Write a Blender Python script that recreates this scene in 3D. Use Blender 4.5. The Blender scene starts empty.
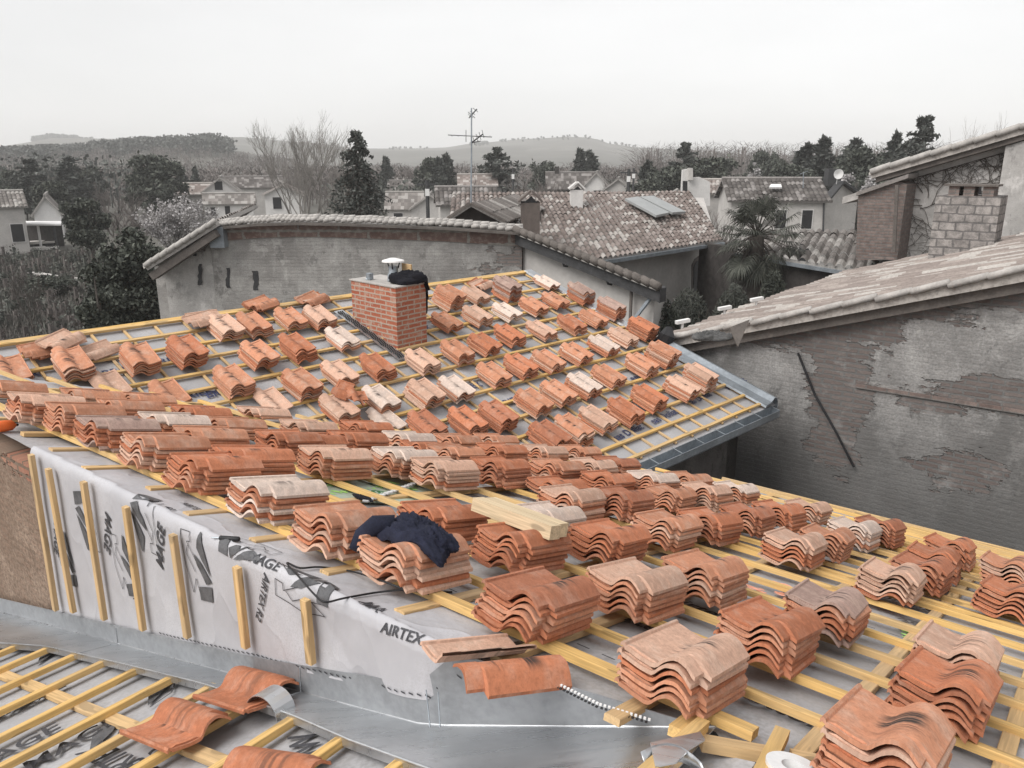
import bpy, math, random
from mathutils import Vector, Matrix, noise as mnoise
random.seed(7)
scene = bpy.context.scene
COL = scene.collection
R = math.radians
# ------------------------------------------------------------------ camera
F_PX, PITCH = 800.0, R(15.64)
cp, sp = math.cos(PITCH), math.sin(PITCH)
cam_d = bpy.data.cameras.new("camera"); cam = bpy.data.objects.new("camera", cam_d); COL.objects.link(cam)
cam_d.sensor_width = 36; cam_d.lens = 36*F_PX/1024; cam_d.clip_start = .05; cam_d.clip_end = 6000
cam.location = (0, 0, 0); cam.rotation_euler = (R(90)-PITCH, 0, 0)
scene.camera = cam
GZ = -7.0
def ray(px, py):
    u, v = (px-512)/F_PX, (384-py)/F_PX
    return Vector((u, cp+sp*v, -sp+cp*v))
def at(px, py, Y):
    r = ray(px, py); return r*(Y/r.y)
def zat(py, Y): return at(512, py, Y).z
def xat(px, Y, py=200): return at(px, py, Y).x
# building axes: S points down roof A (away, to the right), Cc along its battens (away, to the left)
SX, SY = .616, .788
def sc(s, c, z=0): return Vector((SX*s-SY*c, SY*s+SX*c, z))
def s_of(p): return SX*p[0]+SY*p[1]
def c_of(p): return -SY*p[0]+SX*p[1]
kA, kC = .28, .27
def zA(s): return -1.0335-kA*s
def zC(c): return -1.349-kC*c
def pA(s, c, h=0): return sc(s, c, zA(s)+h)
def pC(s, c, h=0): return sc(s, c, zC(c)+h)
H = .70711
def uvB(u, v, h=0):
    x, y = (u+v)*H, (u-v)*H
    return Vector((x, y, -2.73+.3*(-v-4.988)+h))
def hitA(px, py, h=0):
    r = ray(px, py); t = (-1.0335+h)/(r.z+kA*s_of(r)); return r*t
def hitC(px, py, h=0):
    r = ray(px, py); t = (-1.349+h)/(r.z+kC*c_of(r)); return r*t
def hitB(px, py, h=0):
    r = ray(px, py); t = (-2.73-.3*4.988+h)/(r.z+.3*(r.x-r.y)*H); return r*t
def hitS(px, py, s):
    r = ray(px, py); return r*(s/s_of(r))
# ------------------------------------------------------------------ node helpers
class G:
    def __init__(s, name):
        s.mat = bpy.data.materials.new(name); s.mat.use_nodes = True
        s.nt = s.mat.node_tree; s.bsdf = s.nt.nodes['Principled BSDF']; s.out = s.nt.nodes['Material Output']
    def n(s, t, **kw):
        nd = s.nt.nodes.new(t)
        for k, v in kw.items(): setattr(nd, k, v)
        return nd
    def lk(s, a, b): s.nt.links.new(a, b)
    def setin(s, sock, v):
        if isinstance(v, bpy.types.NodeSocket): s.lk(v, sock)
        elif v is not None:
            if sock.type == 'RGBA' and len(v) == 3: v = (*v, 1)
            sock.default_value = v
    def uv(s): return s.n('ShaderNodeUVMap').outputs[0]
    def obj(s): return s.n('ShaderNodeTexCoord').outputs['Object']
    def geo(s, o): return s.n('ShaderNodeNewGeometry').outputs[o]
    def mapp(s, vec, scale=(1, 1, 1), loc=(0, 0, 0), rot=(0, 0, 0)):
        m = s.n('ShaderNodeMapping'); s.lk(vec, m.inputs[0]); m.inputs['Scale'].default_value = scale
        m.inputs['Location'].default_value = loc; m.inputs['Rotation'].default_value = rot; return m.outputs[0]
    def noise(s, vec, scale, detail=3, rough=.55, w=None):
        m = s.n('ShaderNodeTexNoise')
        if w is not None: m.noise_dimensions = '4D'; s.setin(m.inputs['W'], w)
        s.lk(vec, m.inputs['Vector']); m.inputs['Scale'].default_value = scale
        m.inputs['Detail'].default_value = detail; m.inputs['Roughness'].default_value = rough
        return m.outputs[0]
    def math(s, op, a, b=None, c=None, clamp=False):
        m = s.n('ShaderNodeMath', operation=op); m.use_clamp = clamp
        s.setin(m.inputs[0], a)
        if b is not None: s.setin(m.inputs[1], b)
        if c is not None: s.setin(m.inputs[2], c)
        return m.outputs[0]
    def ramp(s, fac, lo, hi, a=0., b=1.):
        m = s.n('ShaderNodeMapRange'); m.interpolation_type = 'SMOOTHSTEP'
        s.setin(m.inputs[0], fac)
        for i, v in zip((1, 2, 3, 4), (lo, hi, a, b)): m.inputs[i].default_value = v
        return m.outputs[0]
    def mix(s, fac, a, b, mode='MIX'):
        m = s.n('ShaderNodeMix', data_type='RGBA', blend_type=mode)
        s.setin(m.inputs[0], fac); s.setin(m.inputs[6], a); s.setin(m.inputs[7], b); return m.outputs[2]
    def bump(s, h, dist=.01, strength=.6, normal=None):
        m = s.n('ShaderNodeBump'); s.setin(m.inputs['Height'], h); m.inputs['Distance'].default_value = dist
        m.inputs['Strength'].default_value = strength
        if normal is not None: s.lk(normal, m.inputs['Normal'])
        return m.outputs[0]
    def fin(s, col, rough=.85, metal=0, normal=None, spec=.3):
        s.setin(s.bsdf.inputs['Base Color'], col); s.setin(s.bsdf.inputs['Roughness'], rough)
        s.bsdf.inputs['Metallic'].default_value = metal; s.bsdf.inputs['Specular IOR Level'].default_value = spec
        if normal is not None: s.lk(normal, s.bsdf.inputs['Normal'])
        return s.mat
def mul(c, k): return tuple(min(1, x*k) for x in c)
def plain(name, col, var=.25, scale=6, rough=.85, metal=0, bump=.0, bscale=40, stretch=(1, 1, 1), spec=.3):
    g = G(name); o = g.mapp(g.obj(), stretch)
    n1 = g.noise(o, scale, 4); n2 = g.noise(o, scale*7, 3)
    f = g.math('ADD', g.math('MULTIPLY', n1, .6), g.math('MULTIPLY', n2, .4))
    c = g.mix(g.ramp(f, .3, .7), mul(col, 1-var), mul(col, 1+var))
    nrm = g.bump(g.noise(o, bscale, 4), bump) if bump else None
    return g.fin(c, rough, metal, nrm, spec)
def tile_mat(name, col, pale=.3, streak=.6):
    g = G(name); uv = g.uv(); sep = g.n('ShaderNodeSeparateXYZ'); g.lk(uv, sep.inputs[0])
    ri = g.geo('Random Per Island'); oi = g.n('ShaderNodeObjectInfo').outputs['Random']
    r = g.math('FRACT', g.math('ADD', g.math('MULTIPLY', ri, 7.31), g.math('MULTIPLY', oi, 5.17)))
    w = g.math('MULTIPLY', r, 40.)
    uvs = g.mapp(uv, (.29, .42, 1))
    big = g.noise(uvs, 9, 3, .6, w); fine = g.noise(uvs, 90, 4, .7, w)
    c = g.mix(g.ramp(r, 0, 1), mul(col, .8), mul(col, 1.18))
    c = g.mix(g.math('MULTIPLY', g.ramp(big, .45, .7), pale), c, (.62, .47, .38))
    c = g.mix(g.math('MULTIPLY', g.ramp(fine, .35, .75), .5), c, mul(col, .5))
    med = g.noise(uvs, 28, 4, .7, w); c = g.mix(g.math('MULTIPLY', g.ramp(med, .5, .68), .45), c, mul(col, 1.35)); c = g.mix(g.math('MULTIPLY', g.ramp(med, .5, .3), .4), c, mul(col, .6))
    # weathering bands left by the overlap of the neighbouring tiles
    st = g.noise(g.mapp(uv, (.35, 7.5, 1)), 1.7, 3, .65, w)
    um = g.math('MULTIPLY', g.ramp(sep.outputs[0], .33, .46), g.ramp(sep.outputs[0], .88, .70))
    vm = g.math('MULTIPLY', g.ramp(sep.outputs[1], .22, .34), g.ramp(sep.outputs[1], .86, .66))
    m = g.math('MULTIPLY', g.math('MULTIPLY', um, vm), g.ramp(st, .44, .60))
    m = g.math('MULTIPLY', m, g.ramp(r, .15, .6, .25, min(1, streak*1.15)))
    c = g.mix(m, c, (.045, .034, .03))
    nrm = g.bump(fine, .0015, .7)
    return g.fin(c, .82, 0, nrm, .25)
TP = dict(
 orange=tile_mat('terracotta_orange', (.46, .175, .092), .28, .95),
 salmon=tile_mat('terracotta_salmon', (.51, .235, .14), .45, .95),
 pale=tile_mat('terracotta_pale', (.57, .36, .265), .6, .95),
 white=tile_mat('terracotta_limed', (.63, .51, .44), .7, .8),
 brown=tile_mat('terracotta_brown', (.38, .15, .085), .25, 1.),
 grey=tile_mat('terracotta_greyed', (.37, .255, .215), .4, .75))
def wood_mat(name, col):
    g = G(name); o = g.obj()
    r = g.n('ShaderNodeObjectInfo').outputs['Random']
    gr = g.noise(g.mapp(o, (2.5, 60, 60)), 1.5, 4, .6, g.math('MULTIPLY', r, 30.))
    kn = g.noise(g.mapp(o, (6, 26, 26)), 1.0, 1, .5, g.math('MULTIPLY', r, 11.))
    st = g.noise(o, 1.3, 2, .5, g.math('MULTIPLY', r, 5.))
    c = g.mix(g.ramp(gr, .3, .7), mul(col, .70), mul(col, 1.15))
    c = g.mix(g.math('MULTIPLY', g.ramp(kn, .61, .67), .75), c, mul(col, .35))
    c = g.mix(g.ramp(st, .40, .65, 0, .5), c, (.46, .36, .25))
    c = g.mix(g.ramp(r, 0, 1, 0, .3), c, mul(col, .72))
    return g.fin(c, .75, 0, g.bump(gr, .001), .25)
M_bat = wood_mat('batten_pine', (.70, .45, .165))
M_cbat = wood_mat('counter_pine', (.64, .43, .21))
M_beam = wood_mat('planed_spruce', (.66, .52, .34))
def underlay():
    g = G('underlay_membrane'); o = g.obj()
    n1 = g.noise(o, 2.2, 4); n2 = g.noise(g.mapp(o, (1, 1, 1)), 60, 3)
    c = g.mix(g.ramp(n1, .3, .7), (.33, .33, .345), (.45, .445, .46))
    c = g.mix(g.ramp(n2, .35, .7), c, mul((.40, .395, .40), .85))
    w = g.noise(o, 5, 3)
    st = g.noise(o, 11, 5, .7)
    c = g.mix(g.ramp(st, .62, .75, 0, .35), c, (.45, .33, .24))
    return g.fin(c, .6, 0, g.bump(g.math('ADD', w, g.math('MULTIPLY', n2, .1)), .012), .35)
M_under = underlay()
def wrap():
    g = G('grey_wall_membrane'); o = g.obj()
    n1 = g.noise(o, 3, 4); n2 = g.noise(o, 150, 3)
    c = g.mix(g.ramp(n1, .3, .7), (.40, .395, .42), (.50, .495, .52))
    c = g.mix(g.ramp(n2, .4, .7), c, (.42, .415, .43))
    w = g.noise(g.mapp(o, (1, 1, .5)), 6, 3, .6)
    cr = g.math('POWER', g.math('SUBTRACT', 1., g.math('MULTIPLY', g.math('ABSOLUTE', g.math('SUBTRACT', g.noise(g.mapp(o, (1, 1, .55)), 3.2, 2, .5), .5)), 6.), clamp=True), 4.)
    return g.fin(c, .55, 0, g.bump(g.math('ADD', w, g.math('MULTIPLY', cr, .3)), .02, .6), .3)
M_wrap = wrap()
def zinc():
    g = G('zinc_sheet'); o = g.obj()
    n1 = g.noise(o, 1.6, 4); n2 = g.noise(o, 12, 4, .7)
    c = g.mix(g.ramp(n1, .3, .7), (.44, .455, .475), (.66, .675, .69))
    c = g.mix(g.ramp(n2, .6, .75, 0, .5), c, (.42, .40, .38))
    rg = g.ramp(g.noise(g.mapp(o, (1, 14, 1)), 3, 5, .7), .3, .7, .24, .46)
    return g.fin(c, rg, .88, g.bump(g.noise(o, 3.5, 3), .01, .25), .5)
M_zinc = zinc()
M_zshade = plain('shaded_dull_zinc', (.30, .31, .325), .18, 5, .62, .45, .002, 9)  # duller, darker copy of zinc_sheet: the upstand's shaded tone painted into the colour
M_gut = plain('gutter_zinc', (.30, .33, .36), .25, 4, .45, .5)
M_black = plain('black_rubber', (.02, .02, .022), .3, 8, .5)
M_ink = plain('membrane_ink', (.055, .055, .062), .4, 30, .6)
M_inkg = plain('membrane_ink_grey', (.095, .095, .10), .35, 20, .6)
M_blue = plain('underlay_blue_ink', (.045, .055, .12), .5, 30, .6)
M_green = plain('spray_green', (.35, .62, .18), .3, 9, .7)
M_pink = plain('spray_red', (.70, .32, .22), .3, 9, .7)
def brick_mat(name, c1, c2, mortar, w=.22, h=.06, m=.012, soot=0., lime=0., vdist=.006):
    g = G(name); uv = g.uv()
    jit = g.noise(uv, 6, 3); uvj = g.n('ShaderNodeVectorMath', operation='ADD'); g.lk(uv, uvj.inputs[0])
    sc_ = g.n('ShaderNodeVectorMath', operation='SCALE'); cmb = g.n('ShaderNodeCombineXYZ'); g.lk(jit, cmb.inputs[0]); g.lk(g.noise(g.mapp(uv, (1, 1, 1), (5, 3, 0)), 6, 3), cmb.inputs[1])
    g.lk(cmb.outputs[0], sc_.inputs[0]); sc_.inputs['Scale'].default_value = h*.35; g.lk(sc_.outputs[0], uvj.inputs[1])
    b = g.n('ShaderNodeTexBrick'); g.lk(uvj.outputs[0], b.inputs['Vector'])
    b.inputs['Color1'].default_value = (*c1, 1); b.inputs['Color2'].default_value = (*c2, 1); b.inputs['Mortar'].default_value = (*mortar, 1)
    b.inputs['Scale'].default_value = 1; b.inputs['Brick Width'].default_value = w; b.inputs['Row Height'].default_value = h
    b.inputs['Mortar Size'].default_value = m; b.inputs['Mortar Smooth'].default_value = .3; b.inputs['Bias'].default_value = 0
    n1 = g.noise(uv, 9, 4, .65); n2 = g.noise(uv, 60, 3)
    c = g.mix(g.ramp(n2, .3, .7), b.outputs[0], mul(c1, .8), 'MIX') if 0 else g.mix(g.ramp(n2, .35, .75, 0, .3), b.outputs[0], (.08, .05, .04))
    if lime: c = g.mix(g.ramp(n1, .5, .62, 0, lime), c, mortar)
    if soot: c = g.mix(g.ramp(n1, .35, .65, soot, 0), c, (.05, .05, .05))
    hgt = g.math('SUBTRACT', g.math('MULTIPLY', n2, .3), b.outputs['Fac'])
    return g.fin(c, .9, 0, g.bump(hgt, vdist), .2)
M_chbrick = brick_mat('chimney_brick', (.35, .105, .06), (.44, .165, .10), (.42, .34, .28), .2, .054, .010, 0, .55)
M_greybrick = brick_mat('weathered_brick', (.19, .14, .125), (.26, .205, .185), (.19, .18, .17), .24, .07, .012, .4)
M_block = brick_mat('hollow_block', (.31, .285, .27), (.42, .39, .37), (.19, .18, .175), .27, .15, .016, .5)
def render_wall(name, base, dark, brickA, brickB, blobs, bw=.24, bh=.065, lowdark=None, speck=.25):
    """cement render with bare brick where it has fallen off; blobs = (u,v,ru,rv) in metres"""
    g = G(name); uv = g.uv()
    sep = g.n('ShaderNodeSeparateXYZ'); g.lk(uv, sep.inputs[0])
    n1 = g.noise(uv, .7, 5, .6); n2 = g.noise(uv, 4, 6, .7); n3 = g.noise(g.mapp(uv, (1, .25, 1)), 5, 4, .7); nf = g.noise(uv, 40, 4, .7)
    c = g.mix(g.ramp(n1, .32, .68), dark, base)
    c = g.mix(g.ramp(n2, .4, .72, 0, .55), c, mul(dark, .7))
    c = g.mix(g.ramp(n3, .55, .75, 0, .5), c, mul(base, 1.35))
    n4 = g.noise(g.mapp(uv, (1, 1, 1), (9, 4, 0)), 1.5, 6, .72); c = g.mix(g.ramp(n4, .52, .62, 0, .5), c, mul(base, 1.3)); n5 = g.noise(g.mapp(uv, (1, .6, 1), (2, 7, 0)), 2.6, 6, .75); c = g.mix(g.ramp(n5, .57, .64, 0, .6), c, mul(dark, .55))
    c = g.mix(g.ramp(nf, .35, .7, 0, speck), c, mul(dark, .5))
    if lowdark:  # darker towards the wall foot: shade painted in together with wet cement
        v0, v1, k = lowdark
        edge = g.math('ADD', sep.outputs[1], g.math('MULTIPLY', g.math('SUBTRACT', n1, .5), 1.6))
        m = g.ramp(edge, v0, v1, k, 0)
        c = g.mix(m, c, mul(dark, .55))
    hgt = g.math('ADD', g.math('MULTIPLY', n2, .6), g.math('MULTIPLY', nf, .35))
    if blobs:
        tot = None
        for (u, v, ru, rv) in blobs:
            d = g.n('ShaderNodeVectorMath', operation='LENGTH')
            g.lk(g.mapp(uv, (1/ru, 1/rv, 0), (-u/ru, -v/rv, 0)), d.inputs[0])
            e = g.math('SUBTRACT', 1., d.outputs['Value'])
            tot = e if tot is None else g.math('MAXIMUM', tot, e)
        nb = g.noise(g.mapp(uv, (1, 2.2, 1)), 1.6, 5, .72)
        tot = g.math('ADD', tot, g.math('MULTIPLY', g.math('SUBTRACT', nb, .5), 2.6))
        mask = g.ramp(tot, .12, .2)
        b = g.n('ShaderNodeTexBrick')
        jj = g.n('ShaderNodeVectorMath', operation='ADD'); g.lk(uv, jj.inputs[0]); cm = g.n('ShaderNodeCombineXYZ')
        g.lk(g.math('MULTIPLY', n2, bh*.9), cm.inputs[1]); g.lk(g.math('MULTIPLY', n2, bh), cm.inputs[0]); g.lk(cm.outputs[0], jj.inputs[1]); g.lk(jj.outputs[0], b.inputs['Vector'])
        b.inputs['Color1'].default_value = (*brickA, 1); b.inputs['Color2'].default_value = (*brickB, 1)
        b.inputs['Mortar'].default_value = (*mul(dark, .75), 1); b.inputs['Scale'].default_value = 1
        b.inputs['Brick Width'].default_value = bw; b.inputs['Row Height'].default_value = bh; b.inputs['Mortar Size'].default_value = bh*.2
        bc = g.mix(g.ramp(nf, .3, .75, 0, .55), b.outputs[0], mul(dark, .6))
        bc = g.mix(g.ramp(n2, .5, .7, 0, .5), bc, mul(base, .8))
        c = g.mix(g.ramp(n3, .35, .6, .12, .02), c, bc); hgt = g.math('SUBTRACT', hgt, g.math('MULTIPLY', b.outputs['Fac'], .15))
        c = g.mix(mask, c, bc)
        hgt = g.math('ADD', hgt, g.math('MULTIPLY', mask, g.math('SUBTRACT', -1.2, g.math('MULTIPLY', b.outputs['Fac'], 1.2))))
    return g.fin(c, .95, 0, g.bump(hgt, .025, .8), .15)
def oldroof_mat(name, a, b, c_, dark=.4):
    """weathered canal tiles, one tone per tile (UV counts tiles)"""
    g = G(name); uv = g.uv()
    fl = g.n('ShaderNodeVectorMath', operation='FLOOR'); g.lk(uv, fl.inputs[0])
    wn = g.n('ShaderNodeTexWhiteNoise', noise_dimensions='2D'); g.lk(fl.outputs[0], wn.inputs['Vector'])
    n1 = g.noise(g.obj(), 1.1, 5, .65); n2 = g.noise(g.obj(), 22, 4, .7)
    col = g.mix(g.ramp(wn.outputs['Value'], .2, .9), a, b)
    col = g.mix(g.ramp(wn.outputs['Value'], .78, .82), col, c_)
    col = g.mix(g.ramp(n1, .45, .75, 0, dark), col, mul(a, .35))
    col = g.mix(g.ramp(n2, .4, .7, 0, .45), col, mul(a, .45))
    return g.fin(col, .92, 0, g.bump(n2, .006), .15)
M_roofA = oldroof_mat('old_tiles_pinkish', (.20, .165, .15), (.33, .285, .265), (.44, .41, .385))
M_roofD = oldroof_mat('old_tiles_pale', (.26, .22, .20), (.38, .33, .30), (.46, .43, .40), .25)
M_roofK = oldroof_mat('old_tiles_dark', (.10, .09, .085), (.19, .175, .165), (.28, .26, .25))
M_roofP = oldroof_mat('old_tiles_grey', (.17, .155, .145), (.29, .265, .25), (.38, .36, .34))
M_fasc = plain('weathered_fascia', (.13, .115, .105), .3, 5, .9, 0, .004, 60)
M_cream = plain('cream_render', (.47, .45, .43), .13, 1.2, .95, 0, .004, 30)
M_creamL = plain('light_render', (.60, .585, .57), .12, 1.2, .95)
M_white = plain('white_paint', (.72, .71, .70), .08, 2, .7)
M_dark = plain('dark_opening', (.018, .018, .02), .2, 3, .6)
M_shut = plain('dark_shutter', (.05, .05, .052), .3, 8, .7)
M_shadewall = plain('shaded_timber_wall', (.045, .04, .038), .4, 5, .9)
M_ext = plain('pale_verge_mortar', (.40, .38, .36), .22, 7, .95, 0, .006, 30)
M_bark = plain('bark', (.075, .065, .058), .35, 14, .95, 0, .004, 60)
M_barkl = plain('pale_bark', (.22, .205, .19), .3, 14, .95)
def leaf_mat(name, a, b):
    g = G(name); r = g.geo('Random Per Island')
    c = g.mix(g.ramp(r, 0, 1), a, b)
    c = g.mix(g.ramp(g.noise(g.obj(), .9, 3), .35, .65, 0, .6), c, mul(a, .6))
    return g.fin(c, .7, 0, None, .25)
L_dark = leaf_mat('laurel_leaves', (.036, .041, .034), (.125, .135, .11))
L_mid = leaf_mat('olive_leaves', (.06, .066, .057), (.15, .155, .135))
L_con = leaf_mat('conifer_needles', (.045, .050, .045), (.125, .132, .12))
L_palm = leaf_mat('palm_leaves', (.05, .055, .045), (.16, .165, .14))
L_twig = leaf_mat('bare_twigs', (.11, .095, .088), (.20, .175, .165))
L_blos = leaf_mat('blossom', (.33, .31, .31), (.62, .60, .60))
L_grass = leaf_mat('rough_grass', (.07, .068, .06), (.17, .16, .145))
# ------------------------------------------------------------------ mesh builder
class MB:
    def __init__(s): s.v = []; s.f = []; s.uv = []; s.mi = []; s.smooth = False
    def face(s, pts, uvs=None, mi=0):
        i = len(s.v); s.v += [tuple(p) for p in pts]; s.f.append(tuple(range(i, i+len(pts))))
        s.uv += uvs if uvs else [(0, 0)]*len(pts); s.mi.append(mi)
    def raw(s, verts, faces, uvs=None, mi=0):
        i = len(s.v); s.v += [tuple(p) for p in verts]
        for k, f in enumerate(faces):
            s.f.append(tuple(i+j for j in f)); s.mi.append(mi)
            s.uv += [uvs[j] for j in f] if uvs else [(0, 0)]*len(f)
    def hexa(s, p, uvm=True, mi=0):
        """8 corners: bottom 0-3, top 4-7; each face gets metre UVs"""
        for f in ((3, 2, 1, 0), (4, 5, 6, 7), (0, 1, 5, 4), (1, 2, 6, 5), (2, 3, 7, 6), (3, 0, 4, 7)):
            q = [Vector(p[i]) for i in f]; a = (q[1]-q[0]).length
            if abs(q[0].z-q[1].z) < abs(q[1].z-q[2].z)+1e-6:
                uvs = [((w-q[0]).dot((q[1]-q[0]).normalized()) if a > 1e-6 else 0, w.z) for w in q]
            else:
                d = (q[3]-q[0]); d = d.normalized() if d.length > 1e-6 else Vector((1, 0, 0)); uvs = [((w-q[0]).dot(d), w.z) for w in q]
            s.face(q, uvs, mi)
    def box(s, o, ax, ay, az, x0, x1, y0, y1, z0, z1, mi=0):
        o, ax, ay, az = map(Vector, (o, ax, ay, az))
        c = lambda x, y, z: o+ax*x+ay*y+az*z
        s.hexa([c(x0, y0, z0), c(x1, y0, z0), c(x1, y1, z0), c(x0, y1, z0), c(x0, y0, z1), c(x1, y0, z1), c(x1, y1, z1), c(x0, y1, z1)], mi=mi)
    def bar(s, a, b, w, h, up=(0, 0, 1), mi=0):
        a, b = Vector(a), Vector(b); d = (b-a); L = d.length; d.normalize()
        sd = d.cross(Vector(up)).normalized(); u = sd.cross(d)
        s.box(a, d, sd, u, 0, L, -w/2, w/2, 0, h, mi)
    def tube(s, pts, rad, n=6, cap=True, mi=0):
        rings = []
        pts = [Vector(p) for p in pts]; base = len(s.v); prev = None
        for k, p in enumerate(pts):
            d = (pts[min(k+1, len(pts)-1)]-pts[max(k-1, 0)])
            d = d.normalized() if d.length > 1e-9 else Vector((0, 0, 1))
            if prev is None: a = d.orthogonal().normalized()
            else: a = (prev-d*prev.dot(d)); a = a.normalized() if a.length > 1e-6 else d.orthogonal().normalized()
            prev = a; b = d.cross(a); r = rad[k] if isinstance(rad, (list, tuple)) else rad
            for j in range(n):
                t = 2*math.pi*j/n; s.v.append(tuple(p+a*(math.cos(t)*r)+b*(math.sin(t)*r)))
        for k in range(len(pts)-1):
            for j in range(n):
                q = (base+k*n+j, base+k*n+(j+1) % n, base+(k+1)*n+(j+1) % n, base+(k+1)*n+j)
                s.f.append(q); s.uv += [(0, 0)]*4; s.mi.append(mi)
        if cap:
            s.f.append(tuple(base+j for j in reversed(range(n)))); s.uv += [(0, 0)]*n; s.mi.append(mi)
            e = base+(len(pts)-1)*n
            s.f.append(tuple(e+j for j in range(n))); s.uv += [(0, 0)]*n; s.mi.append(mi)
    def slab(s, poly, th, uvs=None, mi=0):
        """closed plate: poly (3D points), thickness along -normal"""
        P = [Vector(p) for p in poly]; nn = Vector((0, 0, 0))
        for i in range(len(P)): nn += (P[i]).cross(P[(i+1) % len(P)])
        nn.normalize()
        Q = [p-nn*th for p in P]
        s.face(P, uvs, mi); s.face(Q[::-1], uvs[::-1] if uvs else None, mi)
        for i in range(len(P)):
            j = (i+1) % len(P); s.face([P[i], Q[i], Q[j], P[j]], None, mi)
    def build(s, name, mats, parent=None, origin=None, smooth=None, angle=None, world=True):
        me = bpy.data.meshes.new(name)
        off = Vector((0, 0, 0))
        if origin is not None: off = Vector(origin)
        if parent is not None and world: off = parent.matrix_basis.translation.copy() if parent.parent is None else parent.parent.matrix_basis.translation+parent.matrix_basis.translation
        vs = [(a-off.x, b-off.y, c-off.z) for a, b, c in s.v] if world else s.v
        me.from_pydata(vs, [], s.f)
        ul = me.uv_layers.new(name='UVMap'); flat = [x for p in s.uv for x in p]
        ul.data.foreach_set('uv', flat)
        if not isinstance(mats, (list, tuple)): mats = [mats]
        for m in mats: me.materials.append(m)
        if len(mats) > 1: me.polygons.foreach_set('material_index', s.mi)
        if s.smooth if smooth is None else smooth:
            me.polygons.foreach_set('use_smooth', [True]*len(me.polygons))
            if angle: me.set_sharp_from_angle(angle=R(angle))
        me.update()
        o = bpy.data.objects.new(name, me); COL.objects.link(o)
        if parent is not None: o.parent = parent
        elif origin is not None: o.location = off
        return o
def tag(o, label=None, cat=None, group=None, kind=None):
    if label: o['label'] = label
    if cat: o['category'] = cat
    if group: o['group'] = group
    if kind: o['kind'] = kind
    return o
def thing(name, loc, label, cat, group=None):
    o = bpy.data.objects.new(name, None); COL.objects.link(o); o.location = loc; o.empty_display_size = .2
    return tag(o, label, cat, group)
def copy_tree(o, loc=None, rz=None, scl=None, parent=None):
    c = o.copy(); COL.objects.link(c)
    if parent is not None: c.parent = parent
    for ch in [x for x in bpy.data.objects if x.parent == o]: copy_tree(ch, parent=c)
    if loc is not None: c.location = loc
    if rz is not None: c.rotation_euler[2] = rz
    if scl is not None: c.scale = scl
    return c
HAZE = True
# ------------------------------------------------------------------ roof tile
TK = .84
TW, TL, TT = .29*TK, .42*TK, .0115
PROF = [(0, .028), (.006, .034), (.014, .032), (.018, .024), (.04, .019), (.065, .012), (.09, .006), (.115, .003), (.13, .005), (.142, .013), (.153, .025), (.165, .037), (.18, .047), (.197, .053), (.215, .054), (.233, .049), (.25, .039), (.264, .026), (.277, .012), (.29, .002)]
PROF = [(x*TK, z*TK) for x, z in PROF]
def tile_geo(seed=0, dy0=0.):
    """interlocking roll tile: x across (roll at +x), y from head (0) to nose (TL)"""
    rr = random.Random(seed)
    rows = [(y*TK, k) for y, k in [(0, 1), (.012, 1), (.012, 2), (.03, 2), (.03, 1), (.068, 1), (.074, 0), (.25, 0), (.395, 0), (.42, 3)]]
    V, UV = [], []
    wob = [rr.uniform(-.0012, .0012) for _ in PROF]
    for (y, k) in rows:
        for i, (x, z) in enumerate(PROF):
            zz = z+wob[i]
            xx = x
            if k in (1, 2) and x > .13*TK:
                t = (x/TK-.13)/.16; zz = zz*.95+(t**3)*.009; xx = (.13+(x/TK-.13)*(.134/.16))*TK
            if k == 2 and .02 < x < .10: zz += .006
            if k == 3: zz -= .001
            V.append((xx, y, zz)); UV.append((x/TW, y/TL))
    n = len(PROF); m = len(rows)
    KX = 1; N_ = n*m
    V += [(x, y, z-TT) for (x, y, z) in V]; UV += UV
    Fc = []
    for a in range(m-1):
        for b in range(n-1):
            i = a*n+b; Fc.append((i, i+1, i+n+1, i+n)); Fc.append((N_+i, N_+i+n, N_+i+n+1, N_+i+1))
    for b in range(n-1):
        Fc.append((b, N_+b, N_+b+1, b+1)); i = (m-1)*n+b; Fc.append((i, i+1, N_+i+1, N_+i))
    for a in range(m-1):
        i = a*n; Fc.append((i, i+n, N_+i+n, N_+i)); i = a*n+n-1; Fc.append((i, N_+i, N_+i+n, i+n))
    return V, Fc, UV
TILE_ME = {}
TG = [tile_geo(k) for k in range(4)]
for pk, pm in TP.items():
    for k in range(3):
        mb = MB(); mb.raw(*TG[k]); mb.v = [((x-TW/2)*1.05, y-TL/2, z) for x, y, z in mb.v]
        o = mb.build('roof_tile', pm, world=False, smooth=True, angle=28)
        TILE_ME[pk, k] = o.data; bpy.data.objects.remove(o)
def frame(xa, ya):
    xa = Vector(xa).normalized(); ya = Vector(ya).normalized(); za = xa.cross(ya).normalized(); ya = za.cross(xa)
    return Matrix((xa, ya, za)).transposed()
FRA = frame((SY, -SX, 0), (SX, SY, -kA))
FRB = frame((-H, -H, 0), (H, -H, -.3))
FRC = frame((SX, SY, 0), (-SY, SX, -kC))
PITCH_T = .0226
REL = {'orange': ['orange', 'orange', 'salmon', 'orange', 'brown'], 'salmon': ['salmon', 'salmon', 'orange', 'pale', 'salmon'], 'pale': ['pale', 'salmon', 'salmon', 'pale', 'orange'],
       'white': ['pale', 'salmon', 'white', 'salmon', 'orange'], 'brown': ['orange', 'brown', 'orange', 'salmon', 'orange'], 'grey': ['orange', 'grey', 'brown', 'salmon', 'orange']}
ORD = ['topmost', 'second', 'third', 'fourth', 'fifth', 'sixth', 'seventh', 'eighth', 'ninth', 'tenth']
far_tiles = {k: MB() for k in TP}
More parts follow.
